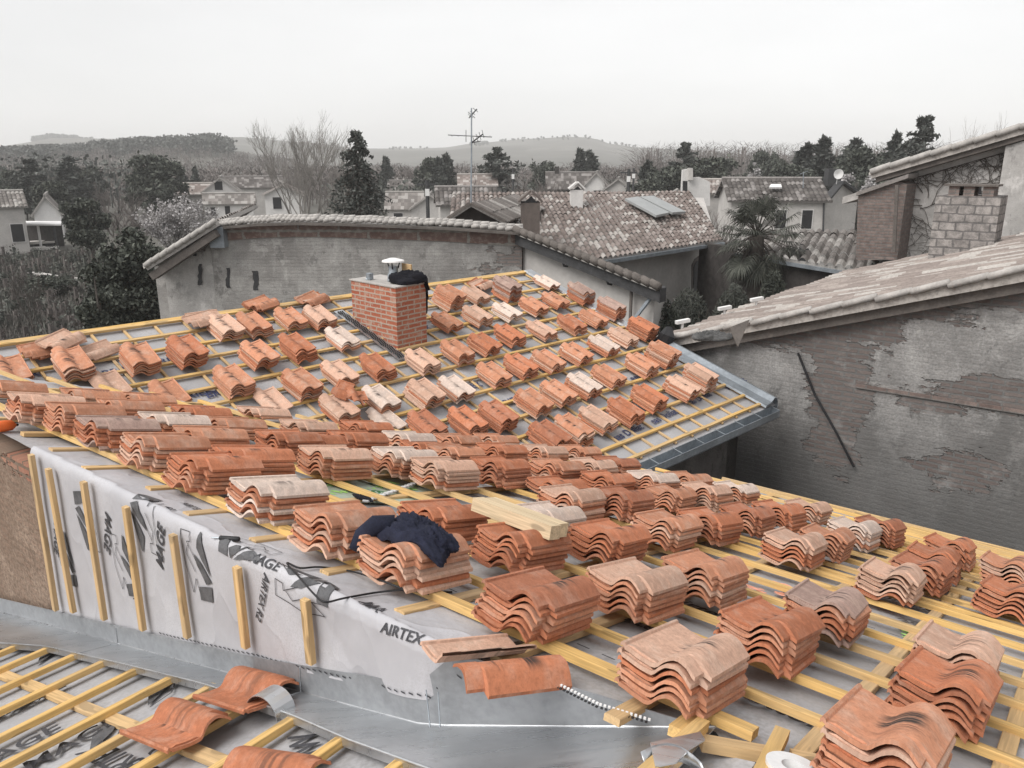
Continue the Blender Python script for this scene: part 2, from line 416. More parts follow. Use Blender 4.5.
def put_stack(px, py, n, pal, phrase=None, roof='A', yaw=0, single=None, tilt=0):
    rr = random.Random(int(px*31+py*7))
    hit, fr = {'A': (hitA, FRA), 'B': (hitB, FRB), 'C': (hitC, FRC)}[roof]
    if roof == 'A': px -= 4; n = 6 if n == 7 and phrase else n
    h0 = {'A': .052, 'B': .052, 'C': .055}[roof]
    h = h0+TT+(n-1)*PITCH_T*1.04+.03
    top = hit(px, py, h)
    base = Vector(top); base.z -= (h-h0-TT)
    zax = fr.col[2]; y0 = rr.uniform(-2.5, 2.5)+yaw
    # shear of the pile: piles stand a little out of square
    lean = Vector((rr.uniform(-.22, .22), rr.uniform(-.22, .22), 0))
    for k in range(n):          # k=0 bottom
        p = base+zax*(k*PITCH_T)+fr@Vector((lean.x*k*PITCH_T+rr.uniform(-.006, .006), lean.y*k*PITCH_T+rr.uniform(-.010, .010), 0))
        m = fr.copy()@Matrix.Rotation(R(y0+rr.uniform(-2.0, 2.0)), 3, 'Z')
        if tilt: m = m@Matrix.Rotation(R(tilt), 3, 'X')
        pk = pal if k == n-1 else rr.choice(REL[pal])
        if phrase:
            o = bpy.data.objects.new('roof_tile', TILE_ME[pk, rr.randrange(3)]); COL.objects.link(o)
            o.matrix_world = Matrix.Translation(p)@m.to_4x4()
            i = n-1-k
            if n == 1: lab = f'{single or "lone tile"} {phrase}'
            else: lab = (f'topmost tile of the {phrase}' if i == 0 else f'bottom tile of the {phrase}' if k == 0 else f'{ORD[i]} tile from the top of the {phrase}')
            lab = lab if len(lab.split()) < 17 else lab.replace('from the top ', 'down ')
            tag(o, lab, 'roof tile', 'terracotta roof tiles stacked on the stripped roof', 'thing')
        else:
            V, Fc, UV = TG[rr.randrange(4)]
            kb = max(0, min(1, px/430)); kx, ky = (1.10-.14*kb, 1.20-.15*kb) if roof == 'B' else (1.05, 1)
            far_tiles[pk].raw([p+m@Vector(((x-TW/2)*kx, (y-TL/2)*ky, z)) for x, y, z in V], Fc, UV)
A_near = [
 (45, 396, 6, 'pale', 'pale stack at the far end of the edge board'),
 (84, 406, 6, 'salmon', 'gaping stack on the edge board'),
 (120, 420, 7, 'grey', 'dark topped stack on the edge board'),
 (163, 437, 6, 'salmon', 'buff stack between dark topped and orange stacks'),
 (212, 457, 6, 'orange', 'orange stack just before the white dusted stack'),
 (277, 483, 6, 'white', 'white dusted stack beside the edge board'),
 (345, 512, 6, 'salmon', 'stack between white dusted and sweater stacks'),
 (418, 541, 6, 'salmon', 'stack under the navy sweater'),
 (536, 583, 7, 'brown', 'sooty stack behind the two broken tiles'),
 (686, 645, 7, 'pale', 'tall stack beside the zinc flashing tip'),
 (892, 722, 7, 'salmon', 'big stack beside the white tape roll'),
 (252, 450, 6, 'orange', 'orange stack behind the white dusted stack'),
 (338, 449, 6, 'pale', 'pale stack behind the green sprayed gap'),
 (402, 450, 6, 'white', 'whitish stack behind the white chain'),
 (448, 461, 6, 'pale', 'buff stack beside the pair of beams'),
 (504, 461, 6, 'orange', 'orange stack behind the beams'),
 (443, 507, 5, 'orange', 'orange stack behind the navy sweater'),
 (522, 530, 6, 'orange', 'stack under the pair of beams'),
 (552, 509, 4, 'white', 'low pale stack behind the pair of beams'),
 (609, 527, 6, 'orange', 'orange stack just past the beam ends'),
 (575, 491, 6, 'pale', 'striped pale stack beyond the beams'),
 (640, 571, 7, 'pale', 'pinkish grey stack past the sooty stack'),
 (666, 516, 6, 'salmon', 'salmon stack in line with the beam ends'),
 (712, 513, 6, 'orange', 'orange stack beside the salmon in-line stack'),
 (711, 562, 6, 'salmon', 'buff stack above the red sprayed patch'),
 (625, 492, 6, 'brown', 'brown topped stack beyond the beams'),
 (672, 489, 5, 'salmon', 'broad salmon stack below the roof gutter'),
 (752, 508, 6, 'brown', 'brown stack in the middle of the wall row'),
 (785, 506, 6, 'orange', 'orange stack in the wall row'),
 (810, 503, 5, 'pale', 'pale stack in the wall row'),
 (797, 536, 6, 'pale', 'buff stack along the doubled batten'),
 (828, 530, 6, 'salmon', 'salmon stack following the doubled batten stack'),
 (858, 523, 6, 'white', 'whitish stack close to the dark wall'),
 (884, 521, 6, 'brown', 'grey brown stack close to the dark wall'),
 (895, 567, 6, 'pale', 'striped stack before the trio by the wall'),
 (925, 560, 6, 'brown', 'first stack of the trio by the wall'),
 (941, 551, 7, 'orange', 'middle stack of the trio by the wall'),
 (958, 541, 6, 'orange', 'wall end stack of the trio by the wall'),
 (831, 596, 6, 'grey', 'grey topped stack behind the big orange stack'),
 (773, 617, 6, 'orange', 'big orange stack beside the red sprayed patch'),
 (1012, 585, 7, 'orange', 'cut off stack at the frame edge'),
 (962, 640, 6, 'pale', 'pale stack leaning behind the orange pair stack'),
 (950, 672, 7, 'orange', 'orange stack in front of its pale twin'),
]
A_far = [(15, 383, 3, 'salmon'), (95, 391, 3, 'salmon'), (132, 402, 4, 'salmon'), (172, 415, 5, 'white'), (213, 429, 5, 'salmon'), (205, 408, 3, 'orange'), (238, 420, 4, 'salmon'),
 (292, 433, 5, 'orange'), (268, 409, 2, 'pale'), (312, 422, 4, 'pale'), (356, 433, 5, 'orange'), (370, 423, 4, 'orange'), (412, 434, 4, 'white'), (460, 436, 3, 'salmon'), (457, 447, 5, 'salmon'),
 (507, 446, 5, 'orange'), (500, 436, 3, 'salmon'), (547, 447, 4, 'pale'), (582, 447, 4, 'salmon'), (557, 461, 6, 'salmon'), (597, 461, 5, 'pale'), (560, 480, 3, 'orange'), (610, 474, 5, 'orange'),
 (620, 459, 5, 'brown'), (655, 474, 6, 'white'), (692, 475, 5, 'salmon'), (740, 485, 5, 'white'), (712, 486, 6, 'pale'), (330, 436, 4, 'orange'), (430, 443, 3, 'orange'), (1019, 561, 7, 'salmon'), (150, 395, 2, 'salmon')]
B_st = [(9, 364, 5, 'salmon'), (72, 355, 6, 'salmon'), (136, 350, 6, 'salmon'), (183, 341, 7, 'orange'), (222, 320, 5, 'pale'), (254, 318, 5, 'salmon'), (289, 313, 4, 'salmon'), (317, 311, 5, 'pale'), (341, 334, 4, 'white'),
 (297, 340, 6, 'orange'), (255, 346, 6, 'salmon'), (231, 372, 6, 'salmon'), (168, 389, 2, 'salmon'), (108, 381, 1, 'pale'), (300, 375, 6, 'salmon'), (338, 366, 5, 'pale'), (377, 360, 5, 'orange'), (421, 355, 5, 'pale'),
 (421, 385, 6, 'pale'), (380, 393, 4, 'white'), (338, 402, 4, 'pale'), (271, 397, 1, 'pale'), (385, 416, 1, 'white'), (425, 419, 4, 'brown'), (445, 288, 9, 'salmon'), (474, 291, 4, 'pale'), (505, 279, 10, 'grey'),
 (545, 279, 3, 'white'), (580, 286, 8, 'grey'), (610, 301, 8, 'grey'), (554, 296, 4, 'salmon'), (532, 301, 5, 'salmon'), (506, 308, 4, 'white'), (476, 311, 5, 'pale'), (445, 317, 4, 'salmon'), (592, 314, 4, 'salmon'),
 (571, 319, 5, 'orange'), (541, 326, 4, 'pale'), (509, 330, 5, 'orange'), (482, 338, 5, 'orange'), (456, 344, 6, 'salmon'), (622, 333, 4, 'pale'), (602, 340, 5, 'white'), (574, 348, 5, 'salmon'), (546, 355, 5, 'salmon'),
 (519, 360, 5, 'orange'), (492, 368, 5, 'salmon'), (454, 381, 5, 'white'), (466, 414, 6, 'orange'), (496, 408, 6, 'brown'), (531, 394, 6, 'salmon'), (557, 385, 6, 'salmon'), (582, 378, 6, 'white'), (607, 370, 5, 'salmon'),
 (545, 427, 6, 'brown'), (572, 423, 6, 'salmon'), (597, 413, 5, 'pale'), (624, 404, 6, 'orange'), (647, 391, 6, 'orange'), (641, 320, 8, 'orange'), (660, 344, 9, 'salmon'), (641, 359, 6, 'salmon'), (679, 381, 6, 'pale'), (699, 368, 9, 'pale')]
ntile = 0
for a in A_near:
    if ntile+a[2] <= 292: put_stack(*a[:4], phrase=a[4]); ntile += a[2]
    else: put_stack(*a[:4])
for a in A_far: put_stack(*a)
for a in B_st: put_stack(*a, roof='B')
# three loose tiles lying on the lower roof beside the zinc (C)
put_stack(180, 719, 1, 'orange', 'with bands lying beside the capped tile', 'C', 0, 'whole terracotta tile')
put_stack(248, 685, 1, 'orange', 'behind it against the zinc', 'C', 0, 'capped terracotta tile')
put_stack(264, 770, 1, 'orange', 'cut by the bottom of the frame', 'C', 8, 'bright orange tile')
# jumble of loose tiles along the ridge of roof B
rr = random.Random(3)
for (px, py, k) in [(62, 341, 6), (44, 350, 3), (204, 319, 4), (262, 305, 3), (312, 299, 4), (480, 285, 2), (96, 351, 1)]:
    for j in range(k):
        p = hitB(px+rr.uniform(-2, 2), py+rr.uniform(-1, 1), .07+.022*j)
        m = FRB@Matrix.Rotation(R(88+(px % 7)*5+rr.uniform(-9, 9)), 3, 'Z')@Matrix.Rotation(R(rr.uniform(-3, 3)), 3, 'X')
        V, Fc, UV = TG[j % 4]; far_tiles[rr.choice(['orange', 'salmon', 'pale'])].raw([p+m@Vector((x-TW/2, y-TL/2, z)) for x, y, z in V], Fc, UV)
allf = MB(); keys = list(TP)
for i, k in enumerate(keys):
    b = far_tiles[k]; o_ = len(allf.v); allf.v += b.v; allf.f += [tuple(q+o_ for q in f) for f in b.f]; allf.uv += b.uv; allf.mi += [i]*len(b.f)
o = allf.build('roof_tiles', [TP[k] for k in keys], smooth=True, angle=28)
tag(o, 'hundreds of smaller terracotta tiles in stacks across the farther roof slope', 'roof tiles', kind='stuff')
# ------------------------------------------------------------------ the house being re-roofed
HO = Vector((0, 0, GZ)); house = thing('brick_house', (0, 0, GZ), 'brick house with stripped roofs, grey underlay, yellow battens and brick chimney', 'house')
def zB(x, y): return -2.73+.3*((x-1.424)*-H+(y-8.478)*H)
def sheet(fn, a0, a1, b0, b1, na, nb, keep, name, mat, wob=.006):
    mb = MB(); idx = {}
    for i in range(na+1):
        for j in range(nb+1):
            a = a0+(a1-a0)*i/na; b = b0+(b1-b0)*j/nb; p = fn(a, b)
            p.z += (mnoise.noise(p*3.1)*wob+mnoise.noise(p*9)*wob*.3)-wob
            idx[i, j] = len(mb.v); mb.v.append(tuple(p))
    for i in range(na):
        for j in range(nb):
            c = Vector((0, 0, 0))
            q = [idx[i, j], idx[i+1, j], idx[i+1, j+1], idx[i, j+1]]
            for k in q: c += Vector(mb.v[k])/4
            if keep(c): mb.f.append(tuple(q)); mb.uv += [(0, 0)]*4; mb.mi.append(0)
    return mb.build(name, mat, house, smooth=True)
CK, CE = 1.567, .72
def sfold(c): return 1.57 if c > CK else 1.57+(CK-c)/(CK-CE)*.29
def sstart(c): return 1.59 if c > CK else sfold(c)+.012 if c > CE else max(1.0, 1.127+.964*c+.04)
sheet(lambda t, c: pA(sstart(c)+(6.75-sstart(c))*t, c), 0, 1, -4.2, 9.0, 60, 150, lambda p: p.z > zB(p.x, p.y)+.20, 'roof_underlay', M_under)['label'] = 'grey underlay under the slope nearest the viewer'
sheet(lambda u, v: uvB(u, v), -6, 9.0, -8.52, -4.38, 150, 42, lambda p: p.z > zA(s_of(p))-.28 or s_of(p) > 6.75, 'roof_underlay', M_under)['label'] = 'grey underlay on the slope with the chimney'
sheet(lambda s, c: pC(s, c), -2.2, 1.9, -1.5, 8, 60, 110, lambda p: s_of(p) < (sfold(c_of(p)) if c_of(p) > CE else 1.127+.964*c_of(p)+.03), 'roof_underlay', M_under)['label'] = 'pale underlay on the small lower slope'
def stick(a, b, w, h, up, name, mat, label=None):
    """a batten with its own frame so the grain follows it"""
    a, b = Vector(a), Vector(b); d = b-a; L = d.length; d.normalize(); sd = Vector(up).cross(d).normalized(); u = d.cross(sd)
    mb = MB(); k = max(1, int(L/.5)); r = random.Random(int(a.x*991+a.y*77+b.x*13))
    ch = .0025
    sec = [(-w/2, 0), (w/2, 0), (w/2, h-ch), (w/2-ch, h), (-w/2+ch, h), (-w/2, h-ch)]
    off = [(r.uniform(-.004, .004), r.uniform(-.002, .002)) for _ in range(k+1)]
    for i in range(k+1):
        for (y, z) in sec: mb.v.append((L*i/k, y+off[i][0], z+off[i][1]))
    for i in range(k):
        for j in range(6):
            q = (i*6+j, i*6+(j+1) % 6, (i+1)*6+(j+1) % 6, (i+1)*6+j); mb.f.append(q[::-1]); mb.uv += [(0, 0)]*4; mb.mi.append(0)
    mb.f.append(tuple(range(6))); mb.uv += [(0, 0)]*6; mb.mi.append(0)
    mb.f.append(tuple(k*6+j for j in reversed(range(6)))); mb.uv += [(0, 0)]*6; mb.mi.append(0)
    o = mb.build(name, mat, None, world=False); o.parent = house
    M = Matrix((d, sd, u)).transposed().to_4x4(); M.translation = a-HO; o.matrix_basis = M
    if label: o['label'] = label
    return o
nA = Vector((SX*kA, SY*kA, 1)).normalized(); nC = Vector((-SY*kC, SX*kC, 1)).normalized(); nB = Vector((H*.3, -H*.3, 1)).normalized()
def valley_c(s):   # where roof A runs under roof B
    lo, hi = -4., 9.
    f = lambda c: zA(s)-zB(sc(s, c).x, sc(s, c).y)-.24
    if f(9.) > 0: return 9.
    for _ in range(40):
        m = (lo+hi)/2
        if f(m) > 0: lo = m
        else: hi = m
    return lo
bh = .026
CB = .022
ss = [1.87+.275*k for k in range(18)]
for k, s in enumerate(ss):
    c1 = min(8.5, valley_c(s)-.04); c0 = -3.6 if s > 2.05 else .62
    h = CB
    if k == 0: stick(pA(s+.01, c0, h), pA(s-.085, c1, h), .055, .028, nA, 'batten', M_bat, 'wide edge board along the top of the slope')
    else: stick(pA(s+random.uniform(-.012, .012), c0, h), pA(s+random.uniform(-.012, .012), c1, h), .038, bh, nA, 'batten', M_bat)
stick(pA(4.16, -3.6, CB), pA(4.16, 2.3, CB), .036, bh, nA, 'batten', M_bat)
for s in (5.25, 5.53, 5.8, 6.08, 6.35, 6.62): stick(pA(s, -3.6, CB+.001), pA(s, 1.1, CB+.001), .03, bh*.9, nA, 'batten', M_bat)
for k in range(-8, 16):
    c = .07+.43*k; s1 = 6.7
    while s1 > 2 and valley_c(s1) < c+.05: s1 -= .1
    s0 = 1.66 if c > .45 else 2.0
    if c > 3.6: s0 = 1.64
    if s1 > s0+.2: stick(pA(s0+random.uniform(-.05, .04), c, 0.001), pA(s1, c, .001), .05, CB, nA, 'counter_batten', M_cbat)
vv = [-4.45, -4.67]+[-4.67-.272*k for k in range(1, 15)]
for v in vv:
    u0 = -5.5
    while True:
        p = uvB(u0, v)
        if s_of(p) > 6.7 or p.z > zA(s_of(p))-.24: break
        u0 += .05
    stick(uvB(u0, v, .02), uvB(8.78, v, .02), .038, bh, nB, 'batten', M_bat)
for k in range(44):
    u = 8.75-.31*k; v1 = -4.42
    while v1 > -8.4:
        p = uvB(u, v1)
        if s_of(p) > 6.7 or p.z > zA(s_of(p))-.24: break
        v1 -= .05
    if v1 > -8.3: stick(uvB(u, -8.5, .001), uvB(u, v1, .001), .026, .019, nB, 'counter_batten', M_cbat)
_E = []
for (px, py) in [(-60, 640), (0, 643), (45, 646), (120, 663), (205, 684), (290, 714), (350, 740), (430, 769), (520, 800), (640, 835)]:
    p = hitC(px, py, .062); _E.append((c_of(p), s_of(p)))
def EDGE(c):
    for (x1, y1), (x0, y0) in zip(_E, _E[1:]):
        if x0 <= c <= x1: return y0+(y1-y0)*(c-x0)/(x1-x0)
    return _E[0][1] if c > _E[0][0] else 1.3
for k in range(20):
    c = 1.46+.29*k
    stick(pC(-1.9, c, CB), pC(EDGE(c)+.03, c, CB), .038, .027, nC, 'batten', M_bat)
for s in (1.14, .52, -.1, -.72): stick(pC(s, -1.0, .001), pC(s, 7.6, .001), .05, CB, nC, 'counter_batten', M_cbat)
# walls under the roofs
mb = MB()
def wallquad(mb, a, b, zt0, zt1, zb, t=.3, inward=None, n=1):
    a, b = Vector((a[0], a[1], 0)), Vector((b[0], b[1], 0)); d = (b-a).normalized(); nn = Vector((-d.y, d.x, 0))*t if inward is None else Vector(inward)*t
    q = [a, b, b+nn, a+nn]; zt = [zt0, zt1, zt1, zt0]
    mb.hexa([Vector((p.x, p.y, zb)) for p in q]+[Vector((p.x, p.y, z)) for p, z in zip(q, zt)])
inS = (SX, SY, 0)
M_rub = render_wall('earthy_rubble_render', (.36, .28, .22), (.26, .19, .145), (.36, .15, .10), (.44, .24, .17), [(0.35, -1.62, .5, .14), (.62, -1.8, .25, .22)], .15, .05, None, .8)
a = sc(1.585, 8.5); b = sc(1.585, 4.46); wallquad(mb, a, b, zA(1.9)-.03, zA(1.9)-.03, -5, .3, inS)
mb.uv = [(u-3.8, v) for u, v in mb.uv]
mb.build('wall', M_rub, house)['label'] = 'crumbling earth coloured wall beside the grey membrane'
M_hw = render_wall('house_wall', (.13, .12, .115), (.08, .075, .07), (.2, .13, .1), (.22, .15, .12), [])
mb = MB(); wallquad(mb, sc(1.6, 4.46), sc(1.6, 1.72), zA(1.6)-.06, zA(1.6)-.06, -5, .25, inS)
wallquad(mb, sc(6.45, -4.2), sc(6.45, 2.6), zA(6.45)-.05, zA(6.45)-.05, GZ, .25, (-SX, -SY, 0))
e0, e1 = uvB(-6, -4.75), uvB(8.8, -4.75); wallquad(mb, uvB(4.9, -4.75), e1, e0.z-.06, e0.z-.06, GZ, .25, (-H, H, 0))
v0, v1 = uvB(8.8, -4.75), uvB(8.8, -8.5); wallquad(mb, v0, v1, v0.z-.06, v1.z-.06, GZ, .25, (-H, -H, 0))
r0, r1 = uvB(8.8, -8.5), uvB(-6, -8.5); wallquad(mb, r0, r1, r0.z-.06, r1.z-.06, GZ, .25, (H, -H, 0))
mb.build('wall', M_hw, house)
# eave fascia of A, ridge board of B
stick(pA(6.78, -4.2, -.16), pA(6.78, valley_c(6.7), -.16), .03, .19, nA, 'fascia_board', M_cbat)
stick(uvB(-5.8, -8.56, -.06), uvB(8.9, -8.56, -.06), .05, .09, nB, 'ridge_board', M_bat)
# gutter of B: half round-ish trough on the eave
gm = MB(); gv = -4.37; prof = [(0, .03), (0, -.075), (.02, -.10), (.07, -.10), (.095, -.075), (.10, .0), (.108, .0), (.104, -.08), (.075, -.112), (.018, -.112), (-.01, -.08), (-.01, .03)]
ua, ub = 5.2, 8.88
def gp(u, dv, dz): q = uvB(u, gv, 0); return Vector((q.x+H*dv, q.y-H*dv, q.z-.02+dz))
n = len(prof); gm.v += [tuple(gp(ua, *p)) for p in prof]+[tuple(gp(ub, *p)) for p in prof]
for i in range(n):
    j = (i+1) % n; gm.f.append((i, j, n+j, n+i)); gm.uv += [(0, 0)]*4; gm.mi.append(0)
for e in (ub,): gm.face([gp(e, *p) for p in prof[:6]][::-1])
g_ = gm.build('gutter', M_gut, house); g_['label'] = 'grey zinc gutter under the chimney slope'
for k in range(9):
    u = 5.5+.42*k; m2 = MB(); m2.bar(gp(u, -.02, .035), gp(u, .108, .004), .012, .005); m2.build('gutter_bracket', M_gut, house)
# zinc verge flashing (folded strip) along the side of B
vm = MB(); pf = [(-.16, .03), (-.15, .055), (-.02, .075), (.05, .12), (.12, .10), (.15, .03), (.15, -.10), (.142, -.10), (.142, .025), (.115, .09), (.05, .11), (-.018, .067), (-.15, .045)]
def vp(v, du, dz): q = uvB(8.86+du, v); q.z += dz; return q
def fold(m, fn, pf, segs):
    n = len(pf)
    for s in segs: m.v += [tuple(fn(s, *p)) for p in pf]
    for k in range(len(segs)-1):
        for i in range(n):
            j = (i+1) % n; m.f.append((k*n+i, k*n+j, (k+1)*n+j, (k+1)*n+i)); m.uv += [(0, 0)]*4; m.mi.append(0)
    m.f.append(tuple(range(n))); m.uv += [(0, 0)]*n; m.mi.append(0); m.f.append(tuple((len(segs)-1)*n+i for i in reversed(range(n)))); m.uv += [(0, 0)]*n; m.mi.append(0)
fold(vm, vp, pf, [-4.36, -5.2, -5.9]); vm.build('verge_flashing', M_gut, house)['label'] = 'blue grey zinc cap at the lower end of the verge'
vm = MB(); pf2 = [(-.10, .03), (-.09, .06), (.0, .06), (.05, .06), (.08, .03), (.08, -.06), (.07, -.06), (.0, .045)]
fold(vm, vp, pf2, [-6.15, -7.3, -8.5]); vm.build('verge_flashing', M_zinc, house)['label'] = 'bright zinc strip along the upper verge'
vm = MB(); q0 = uvB(8.9, -6.02); vm.tube([q0+Vector((0, 0, .03)), q0+Vector((.05, -.05, .16)), q0+Vector((.08, .02, .24))], [.13, .11, .05], 8); vm.build('lead_collar', M_black, house)
# ------------------------------------------------------------------ chimney
ch0 = hitB(398, 353); ax = Vector((-H, H, 0)); ay = Vector((.62, .785, 0)).normalized(); ztop = -1.36
def cpt(a, b, z): p = ch0+ax*a+ay*b; return Vector((p.x, p.y, z))
cm = MB()
def rectprism(m, a0, a1, b0, b1, z0, z1):
    m.hexa([cpt(a0, b0, z0), cpt(a1, b0, z0), cpt(a1, b1, z0), cpt(a0, b1, z0), cpt(a0, b0, z1), cpt(a1, b0, z1), cpt(a1, b1, z1), cpt(a0, b1, z1)])
rectprism(cm, 0, .86, 0, .47, -3.0, ztop)
chim = cm.build('chimney', M_chbrick, house); chim['label'] = 'red brick chimney shaft with limey base'
m = MB(); rectprism(m, -.012, .88, -.012, .485, ztop+.001, ztop+.014); m.build('mortar_cap', M_ext, chim)
m = MB(); f0 = cpt(.33, .25, ztop+.02); m.tube([f0, f0+Vector((0, 0, .07)), f0+Vector((0, 0, .10)), f0+Vector((0, 0, .17))], [.075, .07, .055, .055], 14); m.smooth = True; m.build('flue_pipe', M_gut, chim, angle=30)
for t in (0.5, 2.6, 4.7):
    m = MB(); m.tube([f0+Vector((.06*math.cos(t), .06*math.sin(t), .14)), f0+Vector((.085*math.cos(t), .085*math.sin(t), .23))], .008, 5)
    m.build('cowl_leg', M_black, chim)
m = MB(); m.tube([f0+Vector((0, 0, .22)), f0+Vector((0, 0, .235)), f0+Vector((0, 0, .26))], [.13, .125, .04], 24); m.smooth = True; m.build('cowl_plate', M_white, chim, angle=30)
# drip strip of perforated metal along the chimney foot
m = MB()
for k in range(46):
    a_ = 1.0-.026*k; q = ch0+ax*a_-ay*(.10+.008*math.sin(k)); q.z = zB(q.x, q.y)+.052
    for j in range(3):
        w = q+ay*(.03*j-.02); m.box(w, ax, ay, nB, 0, .015, 0, .012, 0, .012)
m.build('base_flashing', M_black, chim)
m = MB(); q = [ch0+ax*1.05-ay*.15, ch0-ax*.2-ay*.15, ch0-ax*.2-ay*.02, ch0+ax*1.05-ay*.02]
for w in q: w.z = zB(w.x, w.y)+.05
m.slab(q, .006); m.build('base_flashing', M_zinc, chim)
# things left on the chimney
def blobcloth(name, mat, origin, sx, sy, sz, seed, label, cat, fr=None, hang=None, nu=56, nv=40):
    mb = MB(); fr = fr or Matrix.Identity(3); rr = random.Random(seed); so = Vector((seed*3.7, seed*1.3, 0))
    for i in range(nu+1):
        for j in range(nv+1):
            th = 2*math.pi*i/nu; ph = math.pi*j/nv
            d = Vector((math.sin(ph)*math.cos(th), math.sin(ph)*math.sin(th), math.cos(ph)))
            k = 1+.30*mnoise.noise(d*1.4+so)
            fold_ = abs(mnoise.noise(Vector((d.x*2.2, d.y*5.5, d.z*2))+so))*.46+abs(mnoise.noise(d*8+so))*.24
            p = Vector((d.x*sx*k, d.y*sy*k, max(d.z, -.25)*sz*k*(1-fold_*1.3)))*(1-fold_*.35)
            if hang: p = hang(p)
            mb.v.append(tuple(Vector(origin)+fr@p))
    for i in range(nu):
        for j in range(nv):
            a = i*(nv+1)+j; mb.f.append((a, a+1, a+nv+2, a+nv+1)); mb.uv += [(0, 0)]*4; mb.mi.append(0)
    o = mb.build(name, mat, None, origin=origin, smooth=True)
    return tag(o, label, cat)
M_navy = plain('navy_fleece', (.016, .018, .034), .35, 25, .95, 0, .004, 120)
M_blk = plain('black_fabric', (.008, .008, .012), .35, 25, .95, 0, .003, 120)
jk = cpt(.1, .30, ztop+.05)
def hangj(p):
    if p.dot(ay) > .12: p = p.copy(); p.z -= (p.dot(ay)-.12)*2.6
    return p
blobcloth('jacket', M_blk, jk, .24, .19, .12, 5, 'crumpled black jacket draped over the brick chimney corner', 'jacket', None, hangj)
m = MB(); q = cpt(.05, .49, ztop+.02); m.tube([q, q+Vector((.01, 0, -.12)), q+Vector((.015, -.01, -.30)), q+Vector((.02, 0, -.38))], [.035, .03, .025, .01], 8)
o = m.build('strap', M_blk, None, origin=q); tag(o, 'dark strap hanging down the side of the chimney', 'strap')
m = MB(); q = cpt(.62, .12, ztop+.022); m.tube([q, q+Vector((-.05, .02, .0))], .02, 8); m.box(q, ax, ay, (0, 0, 1), -.02, .05, -.03, .03, 0, .07)
o = m.build('power_tool', M_gut, None, origin=q); tag(o, 'small grey power tool lying on top of the brick chimney', 'tool')
m = MB(); q = cpt(.12, .44, ztop+.024); m.box(q, ax, ay, (0, 0, 1), 0, .17, -.09, -.07, 0, .19)
o = m.build('plywood_offcut', M_cbat, None, origin=q); tag(o, 'orange board offcut standing behind the flue pipe', 'board')
# ------------------------------------------------------------------ wall membrane, zinc valley and prints
def lerp(a, b, t): return a+(b-a)*t
def wrap_pt(c, d, off=0.):
    sf = sfold(c); w = max(0, min(1, (2.5-c)/1.0)); flat = 1.845-sf; r = .035
    nz = mnoise.noise(Vector((c*5, d*4, 1)))*(.006+.022*w)+abs(mnoise.noise(Vector((c*3.3+d*2.2, d*1.2, 7))))*.045*w
    if d < flat-r:
        s = 1.845-d; return pA(s, c, .012+nz*.6*min(1, d*8)+off)
    if d < flat+r:
        t = (d-flat+r)/(2*r)*math.pi/2; s = sf+r-math.sin(t)*r*1.0; z = zA(sf)+.012-(1-math.cos(t))*r
        return sc(s-(nz+off)*math.sin(t), c, z+(nz*.6+off)*math.cos(t))
    z = zA(sf)+.012-r-(d-flat-r)
    return sc(sf-nz-off-.004, c, z)
def dbot(c): return (1.845-sfold(c))+max(.02, (zA(sfold(c))-zC(c))-(.095 if c > CK else .095+.7*(CK-c)))
mb = MB(); NC, ND = 230, 60; c0, c1 = 4.47, 1.42
for i in range(NC+1):
    c = lerp(c0, c1, i/NC)
    for j in range(ND+1):
        d = lerp(-.02+.03*mnoise.noise(Vector((c*2, 0, 3))), dbot(c), j/ND); mb.v.append(tuple(wrap_pt(c, d)))
for i in range(NC):
    for j in range(ND):
        a = i*(ND+1)+j; mb.f.append((a, a+ND+1, a+ND+2, a+1)); mb.uv += [(0, 0)]*4; mb.mi.append(0)
wrapo = mb.build('wall_membrane', M_wrap, house, smooth=True); wrapo['label'] = 'pale grey printed membrane folded over the wall head'
def wpix(px, py):
    """(c,d) of a picture point on the wrapped wall"""
    p = hitS(px, py, 1.57); c = c_of(p)
    if p.z > zA(1.57)-.01:
        p = hitA(px, py, .012); return c_of(p), 1.845-s_of(p)
    if c < CK: p = hitS(px, py, sfold(c)); c = c_of(p)
    return c, (1.845-sfold(c))+(zA(sfold(c))-p.z)
def text_mesh(txt, size, bold=.02):
    cu = bpy.data.curves.new('t', 'FONT'); cu.body = txt; cu.size = size; cu.offset = bold*size; cu.align_x = 'CENTER'; cu.align_y = 'CENTER'; cu.shear = .15
    ob = bpy.data.objects.new('t', cu); COL.objects.link(ob); me = bpy.data.meshes.new_from_object(ob)
    V = [tuple(v.co) for v in me.vertices]; Fc = [tuple(p.vertices) for p in me.polygons]
    bpy.data.objects.remove(ob); bpy.data.meshes.remove(me); return V, Fc
def tri_sub(V, Fc, maxl):
    """split long polygons so that prints follow the folds"""
    out = []; 
    for f in Fc:
        for k in range(1, len(f)-1): out.append((f[0], f[k], f[k+1]))
    V = [Vector(v) for v in V]
    for _ in range(5):
        new = []; cache = {}; ch = False
        def mid(a, b):
            k = (min(a, b), max(a, b))
            if k not in cache: V.append((V[a]+V[b])/2); cache[k] = len(V)-1
            return cache[k]
        for (a, b, c) in out:
            L = [((V[a]-V[b]).length, a, b, c), ((V[b]-V[c]).length, b, c, a), ((V[c]-V[a]).length, c, a, b)]; l, p, q, r = max(L)
            if l > maxl: m_ = mid(p, q); new += [(p, m_, r), (m_, q, r)]; ch = True
            else: new.append((a, b, c))
        out = new
        if not ch: break
    return V, out
def stamp(mb, V, Fc, fn, maxl=.04):
    V, Fc = tri_sub(V, Fc, maxl); mb.raw([fn(v.x, v.y) for v in V], Fc)
